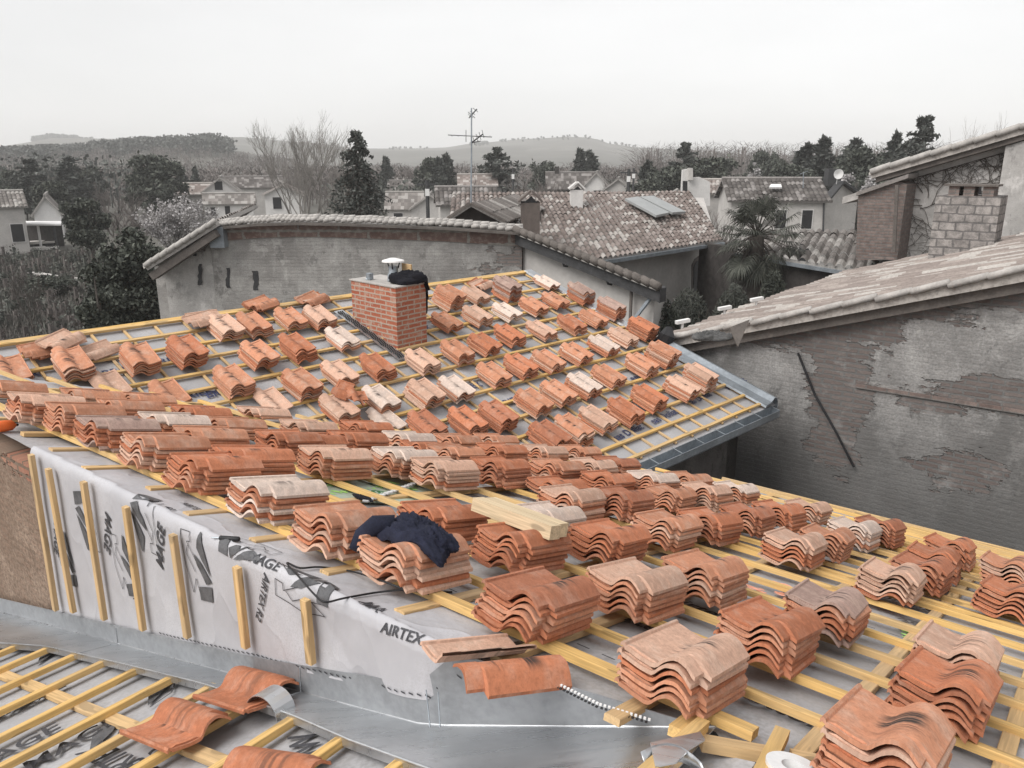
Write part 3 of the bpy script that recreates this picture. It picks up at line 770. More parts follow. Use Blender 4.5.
def wrapfn(px, py, rot, off=.005, dy=0):
    c, d = wpix(px, py); cr, sr = math.cos(R(rot)), math.sin(R(rot))
    return lambda x, y: wrap_pt(c-(x*cr-y*sr), d-(x*sr+y*cr), off)
ink, grey = MB(), MB()
def ribbon(pts, w):
    V, Fc = [], []
    for k in range(len(pts)-1):
        a, b = Vector((*pts[k], 0)), Vector((*pts[k+1], 0)); n = Vector((-(b-a).y, (b-a).x, 0)).normalized()*w/2; i = len(V)
        V += [a-n, b-n, b+n, a+n]; Fc.append((i, i+1, i+2, i+3))
    return V, Fc
def logo(px, py, rot, s):
    fn = wrapfn(px, py, rot); grey = MB(); ink = MB()
    for poly in ([(-.50, .50), (-.44, .86), (.04, .92), (.05, .62), (-.16, .60)], [(-.53, .40), (-.28, .50), (-.02, .12), (.04, -.14), (-.20, .02)], [(-.53, .28), (-.26, -.06), (-.14, -.30), (-.30, -.70), (-.36, -.66)]):
        V = [(x*s, y*s, 0) for x, y in poly]; stamp(grey, V, [tuple(range(len(V)))], fn)
    for line in ([(.04, .75), (.12, .45), (.28, .80), (.42, .2), (.40, -.62), (.06, -.62), (.08, -.40), (.22, -.38), (-.02, .05)], [(.1, .3), (.32, -.1), (.2, -.3)]):
        V, Fc = ribbon([(x*s, y*s) for x, y in line], .018*s); stamp(ink, V, Fc, fn)
    o_ = len(grey.v); grey.v += ink.v; grey.f += [tuple(q+o_ for q in f) for f in ink.f]; grey.uv += ink.uv; grey.mi += [1]*len(ink.f); grey.build('printed_logo', [M_inkg, M_ink], wrapo)
def word(mb, txt, px, py, rot, size, fnmaker=wrapfn, **k):
    V, Fc = text_mesh(txt, size); m_ = MB(); stamp(m_, V, Fc, fnmaker(px, py, rot, **k), .05); PRINTS.append((mb, m_))
PRINTS = []
def flush(mb, name, mat, parent):
    for a, b in PRINTS:
        if a is mb: b.build(name, mat, parent)
    if mb.v: mb.build(name+'_marks', mat, parent)
logo(90, 528, 8, .20); logo(124, 562, 188, .20); logo(147, 527, 4, .21); logo(197, 562, 186, .20); logo(66, 555, 186, .20)
word(ink, 'MAGE', 163, 549, 72, .088); word(ink, 'MAGE', 109, 534, -108, .085); word(ink, 'MAGE', 58, 541, -108, .075); 

word(ink, 'AIRTEX R2', 264, 600, -112, .052); word(ink, 'AIRTEX', 136, 588, -100, .05)
word(ink, 'AIRTEX', 192, 508, 0, .045); word(ink, 'R2', 170, 510, 0, .045)
logo(250, 549, 96, .17); logo(290, 580, 268, .20); word(ink, 'MAGE', 262, 561, 4, .065)
word(ink, 'MA', 372, 608, -6, .075); word(ink, 'AIRTEX', 400, 636, 8, .055)
for k in range(64):      # dashed printed line near the foot of the membrane
    c = 3.3-.034*k
    if c < 1.25: break
    d = dbot(c)-.022
    V = [(0, -.003, 0), (.018, -.003, 0), (.018, .003, 0), (0, .003, 0)]
    stamp(ink, V, [(0, 1, 2, 3)], lambda x, y, c=c, d=d: wrap_pt(c-x, d-y, .004))
flush(ink, 'printed_word', M_ink, wrapo)
# battens nailed on the wrapped wall
for (x0, y0, x1, y1) in [(33, 454, 58, 609), (51, 468, 76, 611), (86, 481, 107, 618), (128, 506, 145, 628), (176, 534, 190, 636), (239, 566, 248, 646), (307, 598, 314, 662)]:
    a = hitS(x0, y0, 1.545); b = hitS(x1, y1, 1.545); a = Vector(a); b = Vector(b)
    stick(b, a, .034, .024, (-SX, -SY, 0), 'wall_batten', M_cbat)
# zinc: upstand and apron
def interp(xs, x):
    for (x0, y0), (x1, y1) in zip(xs, xs[1:]):
        if x1 <= x <= x0 or x0 <= x <= x1: return lerp(y0, y1, (x-x0)/(x1-x0))
    return xs[0][1] if abs(x-xs[0][0]) < abs(x-xs[-1][0]) else xs[-1][1]
E = []
for (px, py) in [(-60, 640), (0, 643), (45, 646), (120, 663), (205, 684), (290, 714), (350, 740), (430, 769), (520, 800), (640, 835)]:
    p = hitC(px, py, .062); E.append((c_of(p), s_of(p)))
E.sort(reverse=True)
zi = MB(); ap = MB(); cs = [8.0-.1*k for k in range(74)]; cs = [c for c in cs if c > .74]+[.72]
def upH(c):
    full = zA(sfold(c))-zC(c)+.004
    if c < 1.45: return max(.004, full)
    if c < 1.6: return lerp(.15, full, (1.6-c)/.15)
    return .105 if c > 2.6 else lerp(.105, .15, (2.6-c)/(2.6-CK)) if c > CK else .15*(c-CE)/(CK-CE)+.004
for i, c in enumerate(cs):
    s = sfold(c)-.016; zb = zC(c)+.012
    for p in (sc(s, c, zb), sc(s+.002, c, zb+upH(c)), sc(s+.006, c, zb+upH(c)), sc(s+.006, c, zb)): zi.v.append(tuple(p))
    se = interp(E, c); 
    n_ = 8
    for j in range(n_+1):
        t = j/n_; ss_ = lerp(s+.002, se, t); h = lerp(.016, .060, t); ap.v.append(tuple(sc(ss_, c, zC(c)+h)))
    ap.v.append(tuple(sc(se-.004, c, zC(c)+.030)))
for i in range(len(cs)-1):
    for j in range(3):
        a = i*4+j; zi.f.append((a, a+4, a+5, a+1)); zi.uv += [(0, 0)]*4; zi.mi.append(0)
    for j in range(9):
        a = i*10+j; ap.f.append((a, a+1, a+11, a+10)); ap.uv += [(0, 0)]*4; ap.mi.append(0)
zi.build('zinc_upstand', M_zshade, house); apo = ap.build('zinc_apron', M_zinc, house, smooth=False)
md = apo.modifiers.new('thickness', 'SOLIDIFY'); md.thickness = .003
# hemmed folds: one bead along the inner crease, one along the outer lip
fb1 = MB(); fb1.tube([sc(sfold(c)-.017, c, zC(c)+.017) for c in cs], .0035, 5); fb1.build('zinc_crease', M_zinc, house, smooth=True)
fb1 = MB(); fb1.tube([sc(interp(E, c), c, zC(c)+.061) for c in cs], .005, 6); fb1.build('zinc_lip', M_zinc, house, smooth=True)
for px in (118, 300):
    p = hitS(px, 650 if px < 200 else 688, 1.55); c = c_of(p); fb1 = MB(); fb1.tube([sc(sfold(c)-.018, c, zC(c)+.018), sc(interp(E, c), c, zC(c)+.062)], .003, 5); fb1.tube([sc(sfold(c)-.019, c, zC(c)+.018), sc(sfold(c)-.016, c, zC(c)+upH(c))], .003, 5); fb1.build('zinc_lap', M_zinc, house)
# seams in the zinc
m = MB()
for px, py, qx, qy in [(426, 690, 430, 727), (438, 692, 440, 727)]:
    m.tube([hitS(px, py, 1.535), hitS(qx, qy, 1.535)], .0022, 5)
m.build('solder_seam', M_gut, house)
# zinc tongue at the tip
tp = [hitA(x, y, .06) for x, y in [(650, 744), (700, 733), (705, 741), (690, 750), (676, 764), (655, 768)]]
m = MB(); m.slab(tp, .004); m.build('zinc_tongue', M_zinc, house)
# the capped tile in the corner of the apron: zinc hood
q = hitC(262, 702, .09); m = MB(); prof = [(math.cos(t)*.10, math.sin(t)*.085) for t in [math.pi*k/12 for k in range(13)]]
dx = Vector((SX, SY, 0)); dy = Vector((-SY, SX, -kC)).normalized()
V = [];
for yy in (-.01, .07): V += [tuple(q-Vector((0, 0, .055))+dy*x+dx*(yy)+Vector((0, 0, z))) for x, z in prof]
m.raw(V, [(k, k+1, 14+k, 13+k) for k in range(12)]+[tuple(range(13, 26))]); o = m.build('zinc_hood', M_zinc, house, smooth=False); o.modifiers.new('t', 'SOLIDIFY').thickness = .003
# prints on the roofs
def roof_fn(fn2):
    def mk(px, py, rot, off=.006, roof='A'):
        return fn2(px, py, rot, off)
    return mk
def fnB(px, py, rot, off=.008):
    p = hitB(px, py); u, v = (p.x+p.y)*H, (p.x-p.y)*H; cr, sr = math.cos(R(rot)), math.sin(R(rot))
    return lambda x, y: uvB(u+x*cr-y*sr, v-(x*sr+y*cr), off)
def fnA(px, py, rot, off=.008):
    p = hitA(px, py); s, c = s_of(p), c_of(p); cr, sr = math.cos(R(rot)), math.sin(R(rot))
    return lambda x, y: pA(s+x*sr+y*cr, c-(x*cr-y*sr), off)
def fnC(px, py, rot, off=.008):
    p = hitC(px, py); s, c = s_of(p), c_of(p); cr, sr = math.cos(R(rot)), math.sin(R(rot))
    return lambda x, y: pC(s+x*cr-y*sr, c+x*sr+y*cr, off)
under = [o for o in bpy.data.objects if o.name.startswith('roof_underlay')]
uA, uB_, uC = under[0], under[1], under[2]
bl = MB()
for (x, y) in [(628, 433), (664, 417), (699, 399), (735, 384)]: word(bl, 'sas Doliat', x, y, 3, .13, fnB)
for (x, y) in [(168, 361), (20, 378), (120, 371), (222, 393), (330, 350), (365, 392), (470, 388), (510, 402), (640, 378), (196, 395), (420, 330)]: word(bl, 'BRIEK', x, y, 3, .13, fnB)
flush(bl, 'printed_word', M_blue, uB_)
ik = MB()
for t, x, y, r_ in [('extoil', 782, 712, -4), ('airtex', 905, 604, -4), ('airtex', 700, 610, -4), ('airtex', 640, 625, -4), ('airtex', 350, 470, -4), ('rintex', 930, 630, 176)]: word(ik, t, x, y, r_, .115, fnA)
for k in range(90):
    for s in (2.02, 3.42, 4.8, 6.2):
        c = 5.5-.1*k; V = [(0, 0, 0), (.05, 0, 0), (.05, .008, 0), (0, .008, 0)]
        if c < valley_c(s)-.1 and not (s < 2.2 and c < 1.0): stamp(ik, V, [(0, 1, 2, 3)], lambda x, y, s=s, c=c: pA(s+y, c-x, .008))
flush(ik, 'printed_word', M_ink, uA)
gk = MB()
for t, x, y, r_ in [('euo', 384, 497, -30), ('b', 378, 486, -30)]: word(gk, t, x, y, r_, .17, fnA)
flush(gk, 'printed_word', plain('dark_green_ink', (.03, .12, .05), .3, 20), uA)
ck = MB(); cg = MB()
for t, x, y, r_ in [('MAGE', 72, 745, 0), ('MAGE', 22, 706, 0), ('AIRTEX', 118, 762, 90), ('MAGE', 10, 752, 0), ('R2', 148, 762, 0), ('MW', 308, 752, 60)]: word(ck, t, x, y, r_, .13, fnC)
for (x, y) in [(105, 736), (160, 692), (30, 700), (50, 655)]:
    fn = fnC(x, y, 20); stamp(cg, [(-.12, -.05, 0), (.02, -.02, 0), (.13, .05, 0), (.0, .06, 0)], [(0, 1, 2, 3)], fn)
    V, Fc = ribbon([(-.13, -.07), (-.02, -.08), (.1, .0)], .006); stamp(ck, V, Fc, fn)
flush(ck, 'printed_word', M_ink, uC); cg.build('printed_logo', M_inkg, uC)
# spray paint strokes
def stroke(mat, pts, w, seed):
    r = random.Random(seed); mb = MB()
    for k in range(len(pts)-1):
        for j in range(14):
            t = j/14; x = lerp(pts[k][0], pts[k+1][0], t); y = lerp(pts[k][1], pts[k+1][1], t)
            p = hitA(x+r.gauss(0, 2.2), y+r.gauss(0, .8)); s, c = s_of(p), c_of(p); n = 7; rad = w*r.uniform(.3, 1)
            mb.face([pA(s+rad*r.uniform(.5, 1)*math.sin(6.283*i/n), c-rad*1.4*math.cos(6.283*i/n), .009+.0004*j) for i in range(n)])
    mb.build('spray_mark', mat, uA)
stroke(M_green, [(330, 494), (372, 490), (395, 484)], .022, 1); stroke(M_green, [(408, 497), (416, 486), (440, 484)], .02, 2); stroke(M_green, [(905, 638), (918, 632), (899, 628)], .022, 3); stroke(M_green, [(320, 488), (352, 484)], .02, 5)
stroke(M_pink, [(775, 583), (790, 590), (778, 598)], .022, 4); stroke(M_pink, [(745, 588), (760, 592), (752, 600)], .02, 6)
m = MB(); m.slab([hitA(x, y, .006) for x, y in [(300, 489), (372, 477), (428, 478), (446, 486), (420, 504), (330, 502)]], .002); m.build('underlay_patch', plain('greenish_underlay', (.34, .40, .33), .15, 5, .6, 0, .004, 20), uA)
# ------------------------------------------------------------------ loose things on the roof
# two beams lying on a stack
da = (hitA(556, 530, .27)-hitA(480, 502, .27)); L = da.length; da.normalize()
for i, (qx, qy, ex, lab) in enumerate([(478, 505, 0, 'planed spruce beam on the stack, the longer front one of two'), (492, 500, -.03, 'planed spruce beam on the stack, behind its longer twin')]):
    a = hitA(qx, qy, .215); a.z += 0; sd = da.cross(nA).normalized(); m = MB(); m.box((0, 0, 0), (1, 0, 0), (0, 1, 0), (0, 0, 1), 0, .47+ex, -.034, .034, 0, .06)
    o = m.build('timber_beam', M_beam, None, world=False); up = Vector(nA)
    dd = da; s2 = up.cross(dd).normalized(); u2 = dd.cross(s2)
    M = Matrix((dd, s2, u2)).transposed().to_4x4(); M.translation = hitA(476, 510, .205) + s2*(.072*i) + dd*(.012*i)
    o.matrix_world = M; tag(o, lab, 'beam', 'pair of planed beams on a tile stack'); o.modifiers.new('b', 'BEVEL').width = .002
# sweater
sw = hitA(417, 534, .235)
def hangs(p):
    q = p.copy()
    e = max(0, abs(p.x)-.11)
    q.z -= e*.5
    if p.y < -.09: q.z += (p.y+.09)*1.5
    return q
blobcloth('sweater', M_navy, sw+Vector((0, 0, -.01)) , .18, .11, .075, 11, 'crumpled navy sweater lying on the stack beside the beams', 'sweater', FRA, hangs, 90, 60)
m = MB(); pts = [sw+FRA@Vector(v) for v in [(-.09, -.03, .01), (-.14, -.08, .0), (-.155, -.12, -.04), (-.15, -.15, -.09)]]
m.tube(pts, [.04, .04, .036, .028], 12); slv = m.build('sleeve', M_navy, [o for o in bpy.data.objects if o.name == 'sweater'][0], smooth=True)
# broken tiles
def shard(px0, py0, yaw, roll, cut, pal, lab, h=.03, s=1.):
    V, Fc, UV = TG[1]; Fk = [f for f in Fc if cut(sum(V[i][0] for i in f)/4, sum(V[i][1] for i in f)/4)]
    m = MB(); m.raw([((x-TW/2)*s, (y-TL/2)*s, z*s) for x, y, z in V], Fk, UV)
    o = m.build('broken_tile', TP[pal], None, world=False, smooth=True, angle=28)
    M = (FRA@Matrix.Rotation(R(yaw), 3, 'Z')@Matrix.Rotation(R(roll), 3, 'Y')).to_4x4(); M.translation = hitA(px0, py0, h); o.matrix_world = M
    return tag(o, lab, 'broken tile', 'two broken tiles by the zinc')
shard(503, 664, -20, 14, lambda x, y: x > .125 and y < .40-.3*max(0, x-.2), 'orange', 'broken orange roll tile half lying in front of the pale shard', .05)
shard(483, 657, -18, -4, lambda x, y: x < .15+.1*y and y < .36, 'pale', 'broken pale pan tile shard behind the orange one', .04, .9)
def shardB(px, py, yaw, roll, lab, pal, s=.8):
    V, Fc, UV = TG[2]; Fk = [f for f in Fc if sum(V[i][1] for i in f)/4 < .3-.4*abs(sum(V[i][0] for i in f)/4-.15)]
    m = MB(); m.raw([((x-TW/2)*s, (y-TL/2)*s, z*s) for x, y, z in V], Fk, UV)
    o = m.build('broken_tile', TP[pal], None, world=False, smooth=True, angle=28); M = (FRB@Matrix.Rotation(R(yaw), 3, 'Z')@Matrix.Rotation(R(roll), 3, 'Y')).to_4x4(); M.translation = hitB(px, py, .22); o.matrix_world = M
    tag(o, lab, 'broken tile', 'broken tiles on a stack up the slope')
shardB(348, 392, 30, 25, 'broken orange tile tilted up on a stack below the chimney', 'orange'); shardB(358, 398, -20, -18, 'broken orange tile lying flatter on the stack below the chimney', 'orange')
# ribbed chain strips
def chain(name, pts, fn, mat_a, mat_b, lab, w=.02, n=26, cat='strip'):
    e = None; P = [fn(*p) for p in pts]; m = MB(); m2 = MB()
    seg = [(P[k+1]-P[k]).length for k in range(len(P)-1)]; T = sum(seg)
    for k in range(n):
        t = (k+.5)/n*T; i = 0
        while i < len(seg)-1 and t > seg[i]: t -= seg[i]; i += 1
        q = P[i].lerp(P[i+1], t/seg[i]); d = (P[i+1]-P[i]).normalized(); s_ = Vector((0, 0, 1)).cross(d).normalized()
        (m if k % 2 else m2).box(q+s_*(.006 if k % 2 else -.006), d, s_, (0, 0, 1), -T/n*.55, T/n*.55, -w/2, w/2, 0, .003+.002*(k % 2))
    e = thing(name, P[0], lab, cat); m.build('link', mat_a, e); m2.build('ridge', mat_b, e)
M_whp = plain('white_plastic', (.70, .70, .70), .08, 9, .5)
M_bkw = plain('grey_plastic', (.28, .28, .29), .2, 9, .5)
chain('ventilation_strip', [(364, 502), (392, 492), (424, 480)], lambda x, y: hitA(x, y, .03), M_whp, M_bkw, 'white ribbed strip like a chain lying on the green sprayed underlay', .03, 34)
chain('ventilation_strip', [(530, 676), (560, 687), (598, 706), (650, 722)], lambda x, y: hitA(x, y, .02), M_whp, M_black, 'black and white perforated strip beside the zinc tip', .007, 60)
q = hitA(362, 498, .03); blobcloth('work_glove', M_blk, q, .075, .03, .018, 21, 'flat black glove beside the white ribbed strip', 'glove', FRA, None, 30, 20)
# marker pen
p0, p1 = Vector(wrap_pt(*wpix(212, 537), .012)), Vector(wrap_pt(*wpix(240, 543), .016))
d = (p1-p0).normalized(); e = thing('cutter_knife', p0, 'small black cutter knife lying on the folded pale membrane', 'knife')
m = MB(); m.tube([p0+d*.03, p0+d*.035, p1-d*.005, p1], [.006, .011, .011, .007], 8); m.build('handle', M_black, e, smooth=True)
m = MB(); m.tube([p0-d*.005, p0+d*.035], .0035, 6); m.build('blade', M_gut, e)
# cord
m = MB(); cpx = [(452, 592), (430, 592), (408, 590), (380, 580), (350, 571), (320, 567), (300, 568), (287, 563), (300, 578), (314, 594), (325, 602), (345, 598), (380, 592), (412, 590), (438, 597)]
P = [hitA(x, y, .022+(.05 if i in (2, 3) else .0)+(.04 if i == 13 else 0)) for i, (x, y) in enumerate(cpx)]
Q = []
for k in range(len(P)-1):
    a = P[max(0, k-1)]; b = P[k]; c = P[k+1]; d_ = P[min(len(P)-1, k+2)]
    for j in range(5):
        t = j/5; Q.append(.5*((2*b)+(c-a)*t+(2*a-5*b+4*c-d_)*t*t+(3*b-a-3*c+d_)*t*t*t))
m.tube(Q, .0038, 6); o = m.build('cord', M_black, None, origin=P[0], smooth=True); tag(o, 'thin black cord looped over the membrane fold under the edge board', 'cord')
# orange handle at the edge of the picture
p = hitA(4, 426, .03); p2 = hitA(15, 425, .03); M_or = plain('orange_plastic', (.75, .16, .04), .1, 9, .5); dd = (p2-p).normalized()
e = thing('crowbar', p, 'orange handled tool lying at the edge board end', 'tool'); m = MB(); m.tube([p-dd*.12, p, p2-dd*.03, p2], [.03, .034, .030, .012], 10); m.build('handle', M_or, e, smooth=True); m = MB(); m.tube([p2, p2+dd*.02], .008, 6); m.build('shaft', M_black, e)
# timbers at the bottom of the picture
def loosebar(p0, p1, h, w, t, lab, mat=M_cbat):
    a, b = hitA(*p0, h), hitA(*p1, h); d = b-a; L = d.length; d.normalize(); s2 = nA.cross(d).normalized(); u2 = d.cross(s2)
    m = MB(); m.box((0, 0, 0), (1, 0, 0), (0, 1, 0), (0, 0, 1), 0, L, -w/2, w/2, 0, t); o = m.build('timber_offcut', mat, None, world=False)
    M = Matrix((d, s2, u2)).transposed().to_4x4(); M.translation = a; o.matrix_world = M; o.modifiers.new('b', 'BEVEL').width = .002
    return tag(o, lab, 'timber', 'timber pieces around the tip of the zinc')
loosebar((640, 785), (702, 729), .03, .035, .03, 'yellow timber crossing under the cut end of the zinc', M_bat)
loosebar((674, 738), (694, 722), .015, .04, .03, 'short yellow block end peeping out above the zinc tip', M_bat)
loosebar((756, 790), (781, 738), .03, .04, .03, 'yellow timber standing end up beside the white tape roll', M_bat)
loosebar((700, 748), (768, 760), .0, .045, .03, 'brownish timber running between the two yellow ones')
loosebar((790, 763), (1030, 812), .0, .045, .03, 'brownish timber passing behind the white tape roll')
loosebar((903, 776), (925, 762), .03, .04, .03, 'yellow block under the big stack by the tape roll', M_bat)
q = hitA(791, 781, .03); m = MB(); N_ = 32; V = []
for r_, z in ((.03, .0), (.066, .0), (.068, .04), (.03, .04)): V += [tuple(FRA@Vector((r_*math.cos(6.2832*k/N_), r_*math.sin(6.2832*k/N_), z))+q) for k in range(N_)]
m.raw(V, [(a*N_+k, a*N_+(k+1) % N_, ((a+1) % 4)*N_+(k+1) % N_, ((a+1) % 4)*N_+k) for a in range(4) for k in range(N_)])
o = m.build('tape_roll', M_whp, None, origin=q, smooth=True, angle=30); tag(o, 'white roll of tape lying flat at the bottom of the picture', 'tape')
# curled zinc offcut
q = hitA(672, 757, .07); V = []
for k in range(15):
    t = k/14; px = lerp(640, 702, t); py = 752-16*math.sin(t*2.2)+24*t*t
    a = hitA(px, py, .065); V += [tuple(a), tuple(a+Vector((.012, -.03, -.028)))]
m = MB(); m.raw(V, [(2*k, 2*k+2, 2*k+3, 2*k+1) for k in range(14)]); o = m.build('zinc_offcut', M_zinc, None, origin=q, smooth=True); o.modifiers.new('t', 'SOLIDIFY').thickness = .003
tag(o, 'curled strip of zinc offcut at the tip of the zinc', 'zinc strip')
# ------------------------------------------------------------------ canal tile roofs
def canal(name, e0, e1, r1, r0, mat, parent, pitch=.21, row=.36, amp=.045, th=.10, label=None):
    """corrugated roof over the quad eave0-eave1-ridge1-ridge0"""
    e0, e1, r1, r0 = map(Vector, (e0, e1, r1, r0)); W = ((e1-e0).length+(r1-r0).length)/2; Lh = ((r0-e0).length+(r1-e1).length)/2
    nc = max(2, int(W/pitch)); nr = max(1, int(Lh/row)); nn = (e1-e0).cross(r0-e0).normalized()
    if nn.z < 0: nn = -nn
    mb = MB(); rr = random.Random(int(W*100)); K = 4
    jt = [[rr.uniform(-.02, .02) for _ in range(nc+1)] for _ in range(nr)]
    for r in range(nr):
        for e in (0, 1):
            t = (r+e)/nr - (0.10/nr if e == 0 else 0)
            for i in range(nc*K+1):
                u = i/(nc*K); a = e0.lerp(e1, u); b = r0.lerp(r1, u); p = a.lerp(b, t); ph = (i % K)/K
                z = amp*abs(math.sin(math.pi*(i/K))) + (0 if i % K else -.02)
                z += (.022 if e == 0 else -.004)+jt[r][min(nc, i//K)]*.6
                z += .03*mnoise.noise(p*.5)
                mb.v.append(tuple(p+nn*z))
        base = r*2*(nc*K+1); n = nc*K+1
        for i in range(nc*K):
            mb.f.append((base+i, base+i+1, base+n+i+1, base+n+i)); c = i//K; mb.uv += [(c+.5, r+.5)]*4; mb.mi.append(0)
    Q4 = [e0, e1, r1, r0]
    for i in range(4):
        a, b = Q4[i], Q4[(i+1) % 4]; mb.face([a-nn*th, b-nn*th, b+nn*.01, a+nn*.01])
    o = mb.build(name, mat, parent)
    if label: o['label'] = label
    return o
def px_wall(mb, pts, th=.3):
    """vertical wall plate through 3D points given in order, thickness away from the viewer"""
    P = [Vector(p) for p in pts]; d = (P[1]-P[0]); nn = Vector((0, 0, 0))
    for i in range(len(P)): nn += P[i].cross(P[(i+1) % len(P)])
    nn.z = 0; nn.normalize()
    if nn.dot(P[0]) > 0: P = P[::-1]; nn = -nn
    ux = Vector((-nn.y, nn.x, 0)); Q = [p-nn*th for p in P]; f = lambda q: [(p.dot(ux), p.z) for p in q]
    mb.face(P, f(P)); mb.face(Q[::-1], f(Q[::-1]))
    for i in range(len(P)):
        j = (i+1) % len(P); q = [P[i], Q[i], Q[j], P[j]]; mb.face(q, [(p.dot(nn)*1., p.z) for p in q])
def wuv(p, nn):  return (p.dot(Vector((-nn.y, nn.x, 0))), p.z)
# ------------------------------------------------------------------ dark wall building to the right (plane s = 10)
S0 = 10.0; kD = .317
def zD(c): return -.83-kD*c
def pD(s, c, h=0): return sc(s, c, zD(c)+h)
nnD = Vector((-SX, -SY, 0)); uxD = Vector((-nnD.y, nnD.x, 0))
def blob(px, py, ru, rv): p = hitS(px, py, S0); return (p.dot(uxD), p.z, ru, rv)
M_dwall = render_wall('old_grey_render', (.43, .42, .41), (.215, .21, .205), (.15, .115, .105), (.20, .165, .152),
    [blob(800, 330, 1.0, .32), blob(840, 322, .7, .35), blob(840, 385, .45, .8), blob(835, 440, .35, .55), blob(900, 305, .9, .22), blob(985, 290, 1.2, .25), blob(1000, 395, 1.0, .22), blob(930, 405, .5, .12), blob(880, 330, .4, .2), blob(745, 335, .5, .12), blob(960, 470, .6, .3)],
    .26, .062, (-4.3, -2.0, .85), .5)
eb = thing('rendered_barn', sc(S0, 4.9, GZ), 'old grey rendered barn wall with bare brick patches and pale tiled verge', 'building')
mb = MB(); cl, cr_ = 4.95, -3.5
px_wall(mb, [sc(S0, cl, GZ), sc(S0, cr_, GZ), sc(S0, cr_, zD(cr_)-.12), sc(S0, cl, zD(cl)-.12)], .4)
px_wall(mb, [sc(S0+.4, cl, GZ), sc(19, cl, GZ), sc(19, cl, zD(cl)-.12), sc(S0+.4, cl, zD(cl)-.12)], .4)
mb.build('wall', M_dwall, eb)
# brick string course standing a little proud
mb = MB(); a = hitS(855, 388, S0-.03); b = hitS(1023, 415, S0-.03); a2 = sc(S0-.03, -3.5, b.z-(c_of(b)+3.5)*((a.z-b.z)/(c_of(a)-c_of(b)))*1.0)
mb.bar(a+Vector((.02, .02, 0)), a2+Vector((.02, .02, 0)), .03, .05); mb.build('string_course', M_greybrick, eb)
canal('roof', pD(S0-.22, cl+.25), pD(19, cl+.25), pD(19, cr_), pD(S0-.22, cr_), M_roofD, eb, .24, .42, .05, .09)
# verge: mortar bedded tiles along the edge and the board below
mb = MB()
for k in range(24):
    c = cl+.25-k*.36; p0 = pD(S0-.25, c, .02+.012*(k % 2)); p1 = pD(S0-.25, c-.37, .05+.012*(k % 2))
    mb.tube([p0, p1], [.042, .036], 8)
mb.build('verge_tiles', M_ext, eb, smooth=True)
mb = MB(); mb.hexa([pD(S0-.14, cl+.2, -.22), pD(S0-.14, cr_, -.22), pD(S0-.02, cr_, -.22), pD(S0-.02, cl+.2, -.22), pD(S0-.14, cl+.2, -.06), pD(S0-.14, cr_, -.06), pD(S0-.02, cr_, -.06), pD(S0-.02, cl+.2, -.06)])
mb.build('verge_board', M_fasc, eb)
mb = MB(); mb.tube([hitS(798, 353, S0-.06), hitS(815, 395, S0-.05), hitS(836, 432, S0-.07), hitS(854, 467, S0-.05)], .015, 6); mb.build('iron_bar', M_black, eb)
mb = MB(); mb.tube([hitS(730, 440, S0-.05), hitS(728, 700, S0-.05)], .05, 8); mb.build('downpipe', M_shut, eb)
for (px, py) in [(682, 326), (724, 312), (756, 303)]:
    r = ray(px, py+5); t = (-.83+.02)/(r.z+kD*c_of(r)); p = r*t; p = Vector(p)
    mb = MB(); mb.bar(p, p+Vector((0, 0, .14)), .05, .05); mb.tube([p+Vector((0, 0, -.02)), p+Vector((0, 0, .13))], .02, 6)
    mb.bar(p+Vector((-.10, -.03, .11)), p+Vector((.11, .04, .135)), .07, .05); mb.build('roof_bracket', M_white, eb)
r = ray(712, 338); t = (-.83+.05)/(r.z+kD*c_of(r)); p = r*t
o = blobcloth('rag', plain('grey_cloth', (.09, .09, .09), .5, 10, .95), p, .24, .10, .10, 31, 'dark grey rag lying across the verge of the old barn', 'rag')
m = MB(); m.slab([p+Vector((.16, -.1, .14)), p+Vector((.42, .05, .20)), p+Vector((.24, -.2, -.06))], .015); o = m.build('slate_offcut', M_fasc, None, origin=p); tag(o, 'pointed grey offcut leaning on the rag on the barn verge', 'offcut')
# block chimney on this roof
c0 = Vector(ray(927, 262)); tt = (-.83)/(c0.z+kD*c_of(c0)); P0 = c0*tt; c1_ = Vector(ray(985, 252)); 
P1 = P0+Vector((SY, -SX, 0))*1.02; zt = ray(935, 195).z/ray(935, 195).y*(P0.y+.1)
bd = thing('block_chimney', P0, 'broad chimney of grey hollow blocks on the barn roof', 'chimney'); mb = MB(); q = Vector((SX, SY, 0))*.8
mb.hexa([Vector((p.x, p.y, -2.2)) for p in (P0, P1, P1+q, P0+q)]+[Vector((p.x, p.y, zt)) for p in (P0, P1, P1+q, P0+q)])
mb.build('shaft', M_block, bd)
mb = MB(); s1 = Vector((SY, -SX, 0))
for k in (.18, .42, .72): mb.box(Vector((P0.x, P0.y, zt))+s1*k, s1, (SX, SY, 0), (0, 0, 1), 0, .17, .05, .5, 0, .16)
mb.build('top_brick', M_greybrick, bd)
mb = MB(); a = Vector((P0.x, P0.y, zt))+s1*.10; mb.slab([a+Vector((0, 0, .20)), a+s1*.85+Vector((0, 0, .20)), a+s1*.85+q*.7+Vector((0, 0, .20)), a+q*.7+Vector((0, 0, .20))], .035); 
mb.build('cap_slab', M_fasc, bd)
